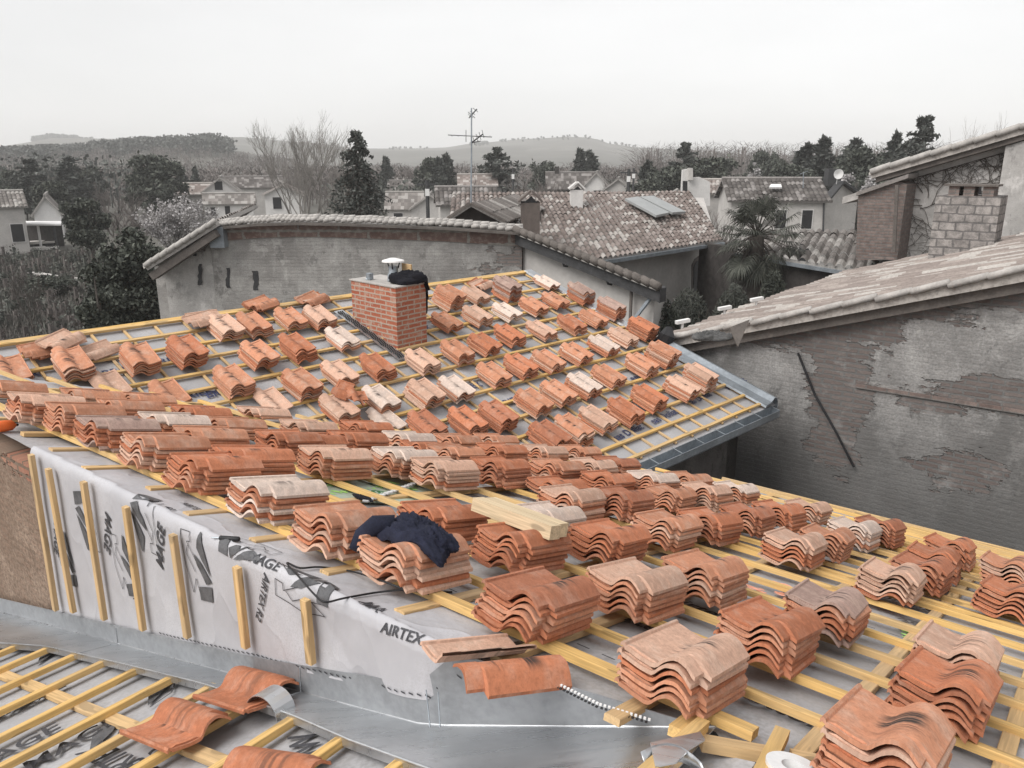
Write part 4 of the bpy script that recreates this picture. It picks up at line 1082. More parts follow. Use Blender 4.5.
# ------------------------------------------------------------------ creeper covered house behind (plane s = 20.5)
S1 = 20.5
def zE(c): return -.27-.323*(c-5.07)
M_ewall = render_wall('creeper_house_render', (.52, .50, .485), (.38, .365, .35), (.2, .15, .13), (.24, .2, .17), [], .26, .075, None, .15)
ec = thing('creeper_house', sc(S1, 5, GZ), 'pale house gable with leafless creeper behind the block chimney', 'house')
cE0 = 4.75; cE1 = -2
mb = MB(); px_wall(mb, [sc(S1, cE0, GZ), sc(S1, cE1, GZ), sc(S1, cE1, zE(cE1)-.1), sc(S1, cE0, zE(cE0)-.1)], .4)
px_wall(mb, [sc(S1-.35, 2.62, GZ), sc(S1-.35, cE1, GZ), sc(S1-.35, cE1, zE(cE1)-.24), sc(S1-.35, 2.62, zE(2.62)-.24)], .3); mb.build('wall', M_ewall, ec)
canal('roof', sc(S1-.5, 5.2, zE(5.2)), sc(28, 5.2, zE(5.2)), sc(28, cE1, zE(cE1)), sc(S1-.5, cE1, zE(cE1)), M_roofD, ec, .24, .42, .05, .1)
mb = MB()
for k in range(22):
    c = 5.2-k*.4; mb.tube([sc(S1-.52, c, zE(c)+.05), sc(S1-.52, c-.41, zE(c-.41)+.08)], [.07, .062], 8)
mb.build('verge_tiles', M_ext, ec, smooth=True)
mb = MB(); mb.hexa([sc(S1-.42, 5.1, zE(5.1)-.22), sc(S1-.42, cE1, zE(cE1)-.22), sc(S1-.02, cE1, zE(cE1)-.22), sc(S1-.02, 5.1, zE(5.1)-.22), sc(S1-.42, 5.1, zE(5.1)-.1), sc(S1-.42, cE1, zE(cE1)-.1), sc(S1-.02, cE1, zE(cE1)-.1), sc(S1-.02, 5.1, zE(5.1)-.1)])
mb.build('verge_board', M_fasc, ec)
for (x0, x1, y0, y1) in [(955, 959, 186, 195), (978, 981, 184, 195)]:
    a, b, c_, d_ = [hitS(x, y, S1-.03) for x, y in ((x0, y1), (x1, y1), (x1, y0), (x0, y0))]; mb = MB(); px_wall(mb, [a, b, c_, d_], .05); mb.build('window', M_dark, ec)
# brick tower beside it
tw = thing('brick_annex', hitS(857, 245, 19.6), 'tall windowless annex of dark weathered brick with a mono pitch top', 'building')
pts = [hitS(x, y, 19.6) for x, y in ((856, 260), (897, 260), (907, 184), (893, 180), (858, 197))]
mb = MB(); px_wall(mb, pts, 3.0); mb.build('wall', M_greybrick, tw)
mb = MB(); a, b = hitS(856, 196, 19.5), hitS(908, 178, 19.5); q = Vector((SX, SY, 0))*3.2
mb.hexa([a, b, b+q, a+q]+[p+Vector((0, 0, .09)) for p in (a, b, b+q, a+q)]); mb.build('roof', M_roofP, tw)
mb = MB(); a, b = hitS(842, 204, 19.8), hitS(858, 199, 19.8); mb.hexa([a, b, b+q*.5, a+q*.5]+[p+Vector((0, 0, .16)) for p in (a, b, b+q*.5, a+q*.5)]); mb.build('eave_return', M_ext, tw)
mb = MB(); mb.tube([hitS(897, 185, 19.4), hitS(894, 252, 19.4)], .04, 6); mb.build('downpipe', M_fasc, tw)
# leafless creeper on the wall
def creeper(mb, p, d, L, n, rr, wallfn, depth=0):
    pts = [p]; c, z = p
    for k in range(n):
        d += rr.gauss(0, .35); c += math.cos(d)*L/n; z += math.sin(d)*L/n
        z = min(z, zE(c)-.35); pts.append((c, z))
        if depth < 3 and rr.random() < .42: creeper(mb, (c, z), d+rr.choice((-1, 1))*rr.uniform(.4, 1.1), L*.6, max(3, n-3), rr, wallfn, depth+1)
    mb.tube([wallfn(*q) for q in pts], [.011/(1+depth*.6)*(1-.6*k/len(pts)) for k in range(len(pts))], 3, cap=False)
rr = random.Random(5); mb = MB()
for k in range(34):
    c = rr.uniform(2.7, 4.7); z = rr.uniform(-1.4, zE(c)-.5) if k > 8 else -2.2
    if rr.random() < .6: z = zE(c)-rr.uniform(.4, 1.1)
    creeper(mb, (c, z), rr.uniform(.3, 2.8) if k <= 8 else rr.uniform(-.3, 3.4), rr.uniform(.6, 1.4), 8, rr, lambda c, z: sc(S1-.03, c, z))
o = mb.build('creeper', M_bark, None, origin=sc(S1, 4, -2)); tag(o, 'leafless creeper spreading over the pale gable wall', 'creeper')
# ------------------------------------------------------------------ low tiled outbuilding behind the palm
fb = thing('outbuilding', at(800, 300, 22), 'low outbuilding with ribbed canal tile roof and dark wall behind the palm', 'outbuilding')
e0, e1 = at(735, 262, 23.5), at(900, 262, 18.2); r1, r0 = at(905, 232, 21), at(760, 232, 27); e1.z = e0.z = (e0.z+e1.z)/2
canal('roof', e0, e1, r1, r0, M_roofP, fb, .33, .45, .09, .12)
mb = MB(); px_wall(mb, [Vector((e0.x, e0.y+.3, GZ)), Vector((e1.x, e1.y+.3, GZ)), Vector((e1.x, e1.y+.3, e1.z-.1)), Vector((e0.x, e0.y+.3, e0.z-.1))], .3)
a = at(706, 262, 26.2); px_wall(mb, [Vector((a.x-.2, a.y+.2, GZ)), Vector((e0.x+.6, e0.y+.3, GZ)), Vector((e0.x+.6, e0.y+.3, e0.z)), Vector((a.x-.2, a.y+.2, a.z+.6))], .3)
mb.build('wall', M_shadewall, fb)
mb = MB(); mb.bar(Vector((e0.x, e0.y-.1, e0.z-.16)), Vector((e1.x, e1.y-.1, e1.z-.16)), .10, .09); mb.build('gutter', M_gut, fb)
# ------------------------------------------------------------------ long low house with the big pinkish roof
hb = thing('tiled_house', at(620, 330, 24), 'big house with mottled pinkish tiled roof and arched window', 'house')
E1 = at(723, 240, 27); E0 = at(609, 257, 22); dirE = (E0-E1); E0b = E0+dirE*.95; E0b.z = E0.z
R1 = at(690, 192, 30); R0 = at(452, 193, 29)
canal('roof', E0b, E1, R1, R0, M_roofA, hb, .2, .38, .055, .12)
mb = MB(); off = Vector((-.35, .45, 0)); a, b = E0+dirE*.6+off, E1+off
px_wall(mb, [Vector((a.x, a.y, GZ)), Vector((b.x, b.y, GZ)), Vector((b.x, b.y, b.z-.05)), Vector((a.x, a.y, a.z-.05))], .3)
px_wall(mb, [Vector((b.x, b.y, GZ)), Vector((R1.x+.2, R1.y, GZ)), Vector((R1.x+.2, R1.y, R1.z-.2)), Vector((b.x, b.y, b.z-.1))], .3); mb.build('wall', M_cream, hb)
mb = MB(); q = R1+Vector((.9, .4, -.35)); g1 = Vector((R1.x+1.8, R1.y+4.5, -1.9))
pk = at(677, 188, 31); mb.slab([at(655, 202, 31), pk, at(706, 212, 31.2)], .2); mb.build('gable', M_roofP, hb)
mb = MB(); mb.bar(E0+dirE*.9-Vector((0, .08, .16)), E1-Vector((0, .08, .16)), .11, .10); mb.build('gutter', M_gut, hb)
# arched window
w0, w1 = at(693, 298, 25.3), at(704, 298, 25.9)
def onE(px, py):   # on the facade plane
    n_ = Vector((-(b-a).y, (b-a).x, 0)).normalized(); r = ray(px, py); return r*((a.dot(n_))/r.dot(n_))
mb = MB(); arch = [onE(692, 299), onE(706, 299), onE(706, 263), onE(703, 258), onE(699, 256), onE(695, 259), onE(692, 265)]
def toward(P, k): return [p*(1-k/p.length) for p in P]
px_wall(mb, toward(arch, .05), .05); mb.build('window_surround', M_fasc, hb)
mb = MB(); arch = [onE(694, 299), onE(704, 299), onE(704, 265), onE(701, 261), onE(697, 261), onE(694, 267)]; px_wall(mb, toward(arch, .10), .05); mb.build('window', M_shut, hb)
from mathutils.bvhtree import BVHTree
ro_ = [o for o in bpy.data.objects if o.parent == hb and o.name.startswith('roof')][0]
bv = BVHTree.FromPolygons([tuple(v.co+hb.location) for v in ro_.data.vertices], [tuple(p.vertices) for p in ro_.data.polygons])
def onroof(px, py):
    r = ray(px, py).normalized(); h = bv.ray_cast(Vector((0, 0, 0)), r); return h[0] if h[0] else r*28
mb = MB(); nR = (E1-E0b).cross(R0-E0b).normalized(); nR = nR if nR.z > 0 else -nR
for q4 in ([(624, 204), (637, 202), (668, 218), (655, 221)], [(639, 202), (652, 201), (684, 217), (671, 218)]):
    P = [onroof(*p)+Vector((0, -.12, .12)) for p in q4]; mb.slab(P, .08)
mb.build('roof_panel', plain('grey_panel', (.30, .31, .31), .08, 2, .4), hb)
def boxchim(lab, px0, px1, pyb, pyt, Y, mat, gab=True, dep=.6, name='chimney'):
    x0, x1 = xat(px0, Y), xat(px1, Y); zb, zt = zat(pyb, Y)-.6, zat(pyt, Y); t = thing(name, (x0, Y, zb), lab, 'chimney'); w = x1-x0; m = MB()
    sh = zt-(w*.55 if gab else 0)
    m.hexa([Vector(p) for p in ((x0, Y, zb), (x1, Y, zb), (x1, Y+dep, zb), (x0, Y+dep, zb), (x0, Y, sh), (x1, Y, sh), (x1, Y+dep, sh), (x0, Y+dep, sh))]); m.build('shaft', mat, t)
    if gab:
        m = MB(); xm = x0+w*.55
        for (xa, xb) in ((x0-.05, xm), (x1+.05, xm)): m.slab([Vector((xa, Y-.06, sh)), Vector((xa, Y+dep+.06, sh)), Vector((xb, Y+dep+.06, zt)), Vector((xb, Y-.06, zt))] if xa < xb else [Vector((xb, Y-.06, zt)), Vector((xb, Y+dep+.06, zt)), Vector((xa, Y+dep+.06, sh)), Vector((xa, Y-.06, sh))], .05)
        m.build('cap', mat, t); m = MB(); m.slab([Vector((x0+.08, Y-.01, sh+.01)), Vector((x1-.08, Y-.01, sh+.01)), Vector((xm, Y-.01, zt-.1))], .02); m.build('flue_opening', M_dark, t)
    return t
boxchim('brown gabled chimney standing just behind the long old wall', 521, 540, 228, 192, 21.5, plain('brown_render', (.12, .10, .09), .2, 6), dep=.9)
boxchim('small white gabled chimney in the middle of the pinkish roof', 571, 583, 207, 183, 27.2, M_creamL)
# little timber gable in front of the big roof
dg = thing('dormer', at(475, 230, 22), 'small timber gable with two tiled slopes above the long old wall', 'dormer')
ap_, lf, rt = at(471, 204, 21), at(448, 219, 21), at(505, 222, 21); bk = Vector((1.2, 5.5, 0))
canal('roof', lf+Vector((0, 0, 0)), lf+bk, ap_+bk, ap_, M_roofP, dg, .22, .38, .05, .06); canal('roof', rt+bk, rt, ap_, ap_+bk, M_roofP, dg, .22, .38, .05, .06)
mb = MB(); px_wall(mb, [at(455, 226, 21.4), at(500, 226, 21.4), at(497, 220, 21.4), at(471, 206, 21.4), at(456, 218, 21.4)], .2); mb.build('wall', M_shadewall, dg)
mb = MB(); mb.bar(lf, ap_, .10, .06); mb.bar(ap_, rt, .10, .06); mb.build('verge_board', M_fasc, dg)
# ------------------------------------------------------------------ long old wall
YW = 16.0
M_ow = render_wall('long_wall_render', (.46, .445, .425), (.27, .258, .246), (.24, .19, .172), (.29, .235, .215), [(xat(440, YW), -1.95, 2.2, .42), (xat(300, YW), -1.72, 1.5, .3)], .28, .07, None, .35)
M_owl = render_wall('long_wall_light_end', (.54, .52, .50), (.36, .345, .33), (.15, .1, .08), (.2, .15, .13), [], .28, .07, None, .35)
ow = thing('long_barn', (xat(330, YW), YW, GZ), 'long low barn with stained old wall and sagging tile coping', 'building')
top = [(209, 226), (225, 222), (260, 219), (300, 218), (350, 219), (400, 221), (450, 223), (522, 228)]
T = [at(x, y, YW) for x, y in top]
mb = MB(); px_wall(mb, [Vector((T[0].x, YW, GZ)), Vector((T[-1].x, YW, GZ))]+[p-Vector((0, 0, .08)) for p in T[::-1]], .4); mb.uv = [(-u, v) for u, v in mb.uv]; mb.build('wall', M_ow, ow)
mb = MB(); L0 = [at(163, 262, YW), at(209, 231, YW)]; px_wall(mb, [Vector((L0[0].x, YW+.02, GZ)), Vector((L0[1].x, YW+.02, GZ)), L0[1]+Vector((0, .02, 0)), L0[0]+Vector((0, .02, 0))], .4)
px_wall(mb, [Vector((L0[0].x, YW+.3, GZ)), Vector((L0[0].x-1, YW+7, GZ)), Vector((L0[0].x-1, YW+7, L0[0].z)), Vector((L0[0].x, YW+.3, L0[0].z))], .3); mb.build('wall', M_owl, ow)['label'] = 'lighter end wall with three slots'
for (x0, x1, y0, y1) in [(193, 196, 247, 256), (198.5, 202, 264, 285), (226, 230, 268, 288), (253, 258, 271, 290)]:
    m = MB(); n_ = 7; P = []
    for k in range(n_+1): P.append(at(x0+random.uniform(-1.2, 1.2), y0+(y1-y0)*k/n_, YW-.012))
    for k in range(n_, -1, -1): P.append(at(x1+random.uniform(-.8, .6), y0+(y1-y0)*k/n_, YW-.012))
    m.slab(P, .01); m.build('slot', M_shut, ow)
m = MB(); a = at(209, 226, YW-.25); m.box(Vector((a.x-.02, YW-.25, a.z-.42)), (1, 0, 0), (0, 1, 0), (0, 0, 1), 0, .28, 0, .24, 0, .40); m.build('lead_box', M_gut, ow)
m = MB(); a = at(186, 247, YW-.22); m.box(Vector((a.x, YW-.22, a.z-.1)), (1, 0, 0), (0, 1, 0), (0, 0, 1), 0, .3, 0, .2, 0, .3); m.build('beam_end', M_fasc, ow)
mb = MB()   # brick course and cement band under the coping
for k in range(len(T)-1):
    a, b_ = T[k]+Vector((0, -.025, -.36)), T[k+1]+Vector((0, -.025, -.36)); mb.hexa([a, b_, b_+Vector((0, .02, 0)), a+Vector((0, .02, 0)), a+Vector((0, 0, .26)), b_+Vector((0, 0, .26)), b_+Vector((0, .02, .26)), a+Vector((0, .02, .26))])
mb.build('brick_course', brick_mat('flat_brick_course', (.20, .125, .105), (.26, .18, .155), (.33, .31, .28), .8, .26, .03, .35, .35), ow)
mb = MB()
for k in range(60):
    t = k/60*(len(T)-1); i = int(t); a = T[i].lerp(T[i+1], t-i); t2 = (k+1)/60*(len(T)-1)-1e-6; i2 = int(t2); b_ = T[i2].lerp(T[i2+1], t2-i2)
    z = random.uniform(-.008, .012); mb.tube([a+Vector((0, -.12, -.02+z)), b_+Vector((.02, -.12, z))], [.05, .043], 7); mb.tube([a+Vector((0, .05, .02+z)), b_+Vector((.02, .05, .04+z))], [.05, .043], 7)
mb.build('coping_tiles', M_ext, ow, smooth=True)
mb = MB()
for k in range(len(T)-1): mb.bar(T[k]+Vector((0, -.14, -.12)), T[k+1]+Vector((0, -.14, -.12)), .2, .045)
mb.build('drip_band', M_fasc, ow)
a, b_ = at(145, 267, YW-.5), at(215, 223, YW-.5); bk = Vector((-1.2, 6.5, 0))
canal('roof', a, a+bk, b_+bk, b_, M_roofP, ow, .3, .36, .06, .08)
mb = MB()
for k in range(9):
    p, q = a.lerp(b_, k/9), a.lerp(b_, (k+1.05)/9); mb.tube([p+Vector((0, 0, .02)), q+Vector((0, 0, .05))], [.055, .048], 7)
mb.build('verge_tiles', M_ext, ow, smooth=True)
mb = MB(); mb.bar(a+Vector((.1, .2, -.26)), b_+Vector((0, .2, -.26)), .3, .14); mb.build('verge_board', M_fasc, ow)
c_, d_ = T[0]+Vector((0, .1, .0)), T[-1]+Vector((0, .1, 0)); canal('roof', c_+Vector((0, 0, -.02)), d_+Vector((0, 0, -.02)), d_+Vector((1, 6, -1.9)), c_+Vector((-.5, 6, -1.9)), M_roofP, ow, .3, .4, .04, .05)
# ------------------------------------------------------------------ cream wall with sloping verge
cw = thing('cream_gable', at(590, 300, 15), 'cream rendered gable wall with a dark sloping verge and downpipe', 'building')
a, b_ = at(523, 232, 16.1), at(655, 284, 14.2)
mb = MB(); px_wall(mb, [Vector((a.x, a.y, GZ)), Vector((b_.x, b_.y, GZ)), b_-Vector((0, 0, .1)), a-Vector((0, 0, .1))], .4); mb.build('wall', M_cream, cw)
e = (b_-a).normalized(); nb = Vector((e.y, -e.x, 0)).normalized(); nb = nb if nb.y < 0 else -nb
mb = MB(); m2 = MB(); ln = (b_-a).length+.25
for k in range(18): mb.tube([a+nb*.28+e*(ln*k/18)+Vector((0, 0, .09)), a+nb*.28+e*(ln*(k+1.06)/18)+Vector((0, 0, .06))], [.07, .08], 7)
mb.build('verge_tiles', M_fasc, cw, smooth=True)
m2.hexa([p+Vector((0, 0, z)) for z in (-.22, .03) for p in (a+nb*.25, a+nb*.25+e*ln, a+nb*.02+e*ln, a+nb*.02)]); m2.build('verge_board', M_shut, cw)
q = Vector((1.6, 4.2, 0)); mb = MB(); mb.slab([a+nb*.3+Vector((0, 0, .05)), a+nb*.3+e*ln+Vector((0, 0, .05)), a+e*ln+Vector((.1, .35, -.12)), a+Vector((.1, .35, -.10))], .06); mb.build('roof', M_roofP, cw)
for px, py in [(567, 262), (611, 280)]:
    r = ray(px, py); n_ = Vector((nb.x, nb.y, 0)); p = r*(a.dot(n_)/r.dot(n_)); mb = MB(); pts = [p+nb*.12+Vector((.0, 0, .12)), p+nb*.12+Vector((-.01, 0, 0)), p+nb*.13+Vector((.02, 0, -.06)), p+nb*.13+Vector((.08, 0, -.07)), p+nb*.13+Vector((.10, 0, -.02))]
    mb.tube(pts, .022, 6); mb.build('gutter_hook', M_shut, cw)
mb = MB(); p = b_+nb*.12; mb.tube([p+Vector((.0, 0, -.1)), p+Vector((-.02, 0, -.25)), p+Vector((-.28, .0, -.62)), p+Vector((-.30, 0, -3))], .04, 8); mb.build('downpipe', M_gut, cw)
mb = MB(); p = b_+nb*.12-e*.42; mb.tube([p+Vector((0, 0, -.12)), p+Vector((0, 0, -3))], .03, 6); mb.build('downpipe', M_fasc, cw)
# ------------------------------------------------------------------ TV mast
am = thing('tv_mast', at(471, 205, 25), 'tall television mast with two aerials rising above the roofs', 'aerial'); Y = 25.
def P(px, py, dy=0): q = at(px, py, Y); q.y += dy; return q
mb = MB(); mb.tube([P(471, 212), P(471.5, 150), P(471.5, 108)], [.03, .025, .02], 6); mb.build('pole', M_gut, am)
mb = MB(); mb.tube([P(448, 135), P(492, 137)], .012, 5)
for x in (452, 458, 464, 478, 484, 490): mb.tube([P(x, 136, -.25), P(x, 136, .25)], .006, 4)
mb.tube([P(466, 130), P(466, 142)], .012, 4)
mb.build('upper_aerial', M_black, am)
mb = MB(); mb.tube([P(471, 143), P(483, 134)], .02, 5); mb.tube([P(471, 143), P(481, 141)], .012, 5)
for x, y in ((474, 141), (477, 138), (480, 136), (483, 134)): mb.tube([P(x-1, y-4), P(x+1, y+4)], .01, 4)
mb.build('panel_aerial', M_black, am)
mb = MB(); mb.tube([P(469, 118), P(477, 109)], .018, 5); mb.tube([P(468, 112), P(475, 118)], .012, 4)
for x, y in ((471, 116), (473, 113), (476, 110)): mb.tube([P(x-3, y-2), P(x+2, y+2)], .009, 4)
mb.build('top_aerial', M_black, am)
# ------------------------------------------------------------------ houses of the village
def vhouse(lab, px, py, Y, w, d, az, hw, hr, wall=M_cream, roof=M_roofK, wins=(), chim=0, name='house', cat='house', tiles=True, over=.3, gable=False):
    """gabled house; px,py = picture point of the middle of the eave line, ridge along local x"""
    c = at(px, py, Y); ze = c.z; t = thing(name, (c.x, c.y, GZ), lab, cat)
    ux, uy = Vector((math.cos(R(az)), math.sin(R(az)), 0)), Vector((-math.sin(R(az)), math.cos(R(az)), 0)); O = Vector((c.x, c.y, 0))+(ux*w/2 if gable else uy*d/2)
    q = lambda x, y, z: O+ux*x+uy*y+Vector((0, 0, z)); m = MB(); zr = ze+hr
    for sy in (-1, 1): m.face([q(-w/2*-sy, sy*d/2, GZ), q(w/2*-sy, sy*d/2, GZ), q(w/2*-sy, sy*d/2, ze), q(-w/2*-sy, sy*d/2, ze)][::1])
    for sx in (-1, 1): m.face([q(sx*w/2, -sx*d/2, GZ), q(sx*w/2, sx*d/2, GZ), q(sx*w/2, sx*d/2, ze), q(sx*w/2, 0, zr-.05), q(sx*w/2, -sx*d/2, ze)])
    m.face([q(-w/2, -d/2, GZ), q(-w/2, d/2, GZ), q(w/2, d/2, GZ), q(w/2, -d/2, GZ)]); m.build('wall', wall, t)
    k = hr/(d/2); X = w/2+over; D = d/2+over
    for sy in (-1, 1):
        A, B_ = q(-X, sy*D, ze-over*k+.08), q(X, sy*D, ze-over*k+.08); C_, E_ = q(X, 0, zr+.08), q(-X, 0, zr+.08)
        if Y < 75 and tiles: canal('roof', *( (A, B_, C_, E_) if sy < 0 else (B_, A, E_, C_)), roof, t, .28, .45, .06, .12)
        else:
            m = MB(); PP = [A, B_, C_, E_] if sy < 0 else [B_, A, E_, C_]; W_ = w/.28; m.slab(PP, .15, [(0, 0), (W_, 0), (W_, d/2/.4), (0, d/2/.4)]); m.build('roof', roof, t)
    m = MB(); m.tube([q(-X, 0, zr+.12), q(X, 0, zr+.12)], .11, 6); m.build('ridge_tiles', roof, t)
    for (side, u, z, ww, wh) in wins:     # side f=front, l/r gables
        z0 = ze-z
        if side == 'f': o_, dx_, n_ = q(u, -d/2, z0), ux, -uy
        elif side == 'r': o_, dx_, n_ = q(w/2, u, z0), uy, ux
        else: o_, dx_, n_ = q(-w/2, u, z0), -uy, -ux
        m = MB(); m.box(o_, dx_, n_, (0, 0, 1), -ww/2-.06, ww/2+.06, .01, .05, -.06, wh+.06); f = m.build('window', M_creamL, t)
        m = MB(); m.box(o_, dx_, n_, (0, 0, 1), -ww/2, ww/2, .05, .065, 0, wh); m.build('pane', M_dark, f)
    for i in range(chim):
        m = MB(); x = (-.3+.6*i)*w; m.box(q(x, .1, zr-.3), ux, uy, (0, 0, 1), -.25, .25, -.3, .3, 0, 1.1); m.build('chimney', wall, t)
    return t
W_ = lambda *a: a
def vp(lab, px, py, Y, wpx, dm, az, hpx, wall, roof, wins=(), chim=0, **k):
    w = wpx*Y/831; hr = hpx*Y/831; th = math.degrees(math.atan((512-px)/831))
    if az != 'g': az += th
    if az == 'g': return vhouse(lab, px, py, Y, dm, w, 88+th, 3, hr, wall, roof, wins, chim, gable=True, **k)
    return vhouse(lab, px, py, Y, w, dm, az, 3, hr, wall, roof, wins, chim, **k)
vp('pale house with a grey tiled roof at the edge of the garden', -12, 207, 60, 62, 5, 2, 13, M_cream, M_roofP, [W_('f', 1.6, 2.6, .8, 1.3)])
vp('small white gable house with streaked wall beside the round shrub', 47, 212, 75, 24, 6, 'g', 16, M_white, M_roofP)
t = thing('lean_to', at(42, 235, 66), 'open lean to shed with a thin white roof', 'shed'); m = MB(); m.slab([at(24, 224, 64), at(61, 224, 64), at(61, 221, 68), at(24, 221, 68)], .12); m.build('roof', M_white, t)
for x in (25, 37, 53):
    m = MB(); a = at(x, 224, 64.4); m.bar(Vector((a.x, a.y, GZ)), Vector((a.x+.01, a.y, a.z-.1)), .13, .13, (0, 1, 0)); m.build('post', M_white if x == 37 else M_shut, t)
m = MB(); px_wall(m, [Vector((at(24, 224, 68).x, 68, GZ)), Vector((at(61, 224, 68).x, 68, GZ)), at(61, 223, 68), at(24, 223, 68)], .1); m.build('back_wall', M_shadewall, t)
for i, (x0, x1, y, dx_) in enumerate([(0, 24, 249, 3), (8, 54, 243, -4), (20, 56, 249, 6)]):
    Yb = 5817/(y+4-160); a, b_ = at(x0-4, y, Yb), at(x1, y-1, Yb+.8); m = MB(); t = thing('board_pile', (a.x, a.y, GZ), ['low pile of grey boards under the pale house', 'longer pile of boards under the lean to', 'short sloping pile of boards before the shed'][i], 'boards')
    m.bar(a+Vector((0, 0, -.2)), b_+Vector((0, .3, -.05)), 1.4, .12); m.bar(a+Vector((.5, -.2, -.02)), b_+Vector((-.8, 0, .05)), 1.2, .07); m.build('boards', M_cream, t)
    m = MB()
    for k in (.1, .5, .9): p = a.lerp(b_, k); m.box(Vector((p.x, p.y, GZ)), (1, 0, 0), (0, 1, 0), (0, 0, 1), -.15, .15, -.4, .4, 0, p.z-GZ-.15)
    m.build('support', M_shut, t)
# farmhouse with porch
vp('farmhouse with long pinkish roof beside the blossoming tree', 186, 194, 92, 46, 5, -3, 9, M_cream, M_roofA, (), 1)
vp('white gabled farmhouse wing with one small attic window', 221, 191, 88, 34, 6, 'g', 13, M_creamL, M_roofP, [W_('l', .2, -.1, .8, .9)])
vp('low porch wing with pale tiles and three small windows', 229, 203, 84, 46, 3, -3, 8, M_creamL, M_roofP, [W_('f', -1.6, 1.3, .5, .9), W_('f', -.2, 1.3, .5, 1), W_('f', 1.4, 1.3, .5, .8)])
vp('brown barn with a long dark roof behind the bare tree', 253, 187, 104, 60, 5, 0, 9, M_cream, M_roofK, [W_('f', -2, 2.4, .9, 1.2)])
vp('cream house half hidden by the bare tree branches', 283, 194, 80, 36, 6, 'g', 9, M_creamL, M_roofA, [W_('l', .6, 1.4, .8, 1.1)])
vp('whitish house with a row of tiny windows beyond the spruce', 402, 187, 130, 30, 5, 3, 8, M_white, M_roofP, [W_('f', x, 1.2, .6, .8) for x in (-1.8, -.6, .6, 1.8)])
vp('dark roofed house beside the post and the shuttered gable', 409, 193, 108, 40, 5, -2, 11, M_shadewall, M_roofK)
vp('cream gable front with one dark shuttered window', 440, 193, 105, 30, 6, 'g', 12, M_creamL, M_roofK, [W_('l', .1, .1, 1.1, 1.0)])
vp('low pinkish brown roofed house before the spruce', 404, 208, 82, 34, 4, -4, 14, M_cream, M_roofP, [W_('f', -.6, 1.3, .9, .8)])
vp('wide cream gable below the shuttered gable front', 430, 208, 78, 38, 5, 'g', 13, M_cream, M_roofP)
vp('long mossy roofed shed beside the timber gable', 468, 204, 52, 56, 4, 4, 14, M_cream, M_roofK)
vp('pinkish roofed house under the cedar', 478, 185, 92, 36, 5, 2, 9, M_cream, M_roofA)
vp('small cream gable beside the pinkish house under the cedar', 511, 187, 94, 28, 5, 'g', 12, M_creamL, M_roofP)
vp('dark roofed bungalow in front of the two conifers', 571, 188, 98, 46, 5, 3, 14, M_shadewall, M_roofK, (), 1)
vp('cream gable end of the dark roofed bungalow', 596, 186, 96, 25, 5, 'g', 13, M_creamL, M_roofP, [W_('l', -.3, 1.2, 1.1, .7)])
vp('distant house with pale gable among the telegraph poles', 618, 188, 92, 24, 5, 'g', 9, M_cream, M_roofP)
vp('low grey roofed house behind the telegraph poles', 650, 188, 96, 34, 4, 0, 6, M_cream, M_roofP)
vp('low pinkish roof running behind the skylight panels', 722, 193, 62, 50, 4, 2, 11, M_cream, M_roofA)
vp('distant white cottage above the grey bushes', 560, 176, 170, 14, 4, 0, 4, M_white, M_roofP)
vp('small grey roofed cottage among the dark trees behind the shrub', 76, 192, 120, 24, 4, 'g', 9, M_creamL, M_roofP)
# ruined gable with two chimney stacks
t = thing('ruined_house', at(695, 200, 60), 'white ruined house front with two chimney stacks and empty window', 'house')
m = MB(); px_wall(m, [at(681, 206, 60), at(710, 206, 60), at(710, 182, 60), at(700, 177, 60), at(690, 178, 60), at(688, 169, 60), at(683, 170, 60)], .5); m.build('wall', M_creamL, t)
m = MB(); px_wall(m, [at(683, 192, 59.5), at(687.5, 192, 59.5), at(687.5, 181, 59.5), at(683, 181, 59.5)], .1); m.build('window', M_dark, t)
m = MB(); px_wall(m, [at(689, 180, 59.6), at(693, 180, 59.6), at(693, 168, 59.6), at(689, 168, 59.6)], .6); m.build('chimney', M_cream, t)
# two storey house
YR = 50
rh = vhouse('two storey house with dark canal tile roof and satellite dish', 779, 200, YR, 5.6, 5.6, -6, 5, 1.1, M_cream, M_roofK, [W_('f', 1.75, 1.7, .6, 1.1), W_('f', 1.75, 3.9, .6, 1.5), W_('f', .2, 1.7, .6, 1.1)])
m = MB(); px_wall(m, [Vector((at(826, 200, 50).x, 50.3, GZ)), Vector((at(858, 200, 52).x, 52, GZ)), at(858, 194, 52), at(842, 183, 51.1), at(826, 201, 50.3)], .3); m.build('wall', M_cream, rh)
m = MB(); m.bar(at(826, 201, 49.9), at(841, 183, 50.9), .5, .14); m.bar(at(841, 183, 50.9), at(859, 195, 51.6), .5, .14); m.build('verge_board', M_shut, rh)
m = MB(); m.tube([at(824, 202, 49.6), at(823, 238, 49.6)], .06, 5); m.build('downpipe', M_shut, rh)
m = MB(); m.slab([at(769, 187, 50.6), at(782, 187, 50.6), at(781, 184, 51.2), at(771, 184, 51.2)], .1); m.build('roof_window', M_white, rh)
m = MB(); m.bar(at(825, 186, 51.6), at(838, 186, 51.6), .8, .6); m.bar(at(826, 177, 51.6), at(837, 177, 51.6), .7, .5); m.build('chimney', M_shut, rh)
m = MB(); c = at(838, 174, 50.5); V = [tuple(c)]
for k in range(16): V.append(tuple(c+Vector((.30*math.cos(k*.3927), -.1, .30*math.sin(k*.3927)))))
m.raw(V, [(0, k+1, (k+1) % 16+1) for k in range(16)]); m.tube([c, c+Vector((0, .1, -.6))], .02, 4); m.build('satellite_dish', M_white, rh)
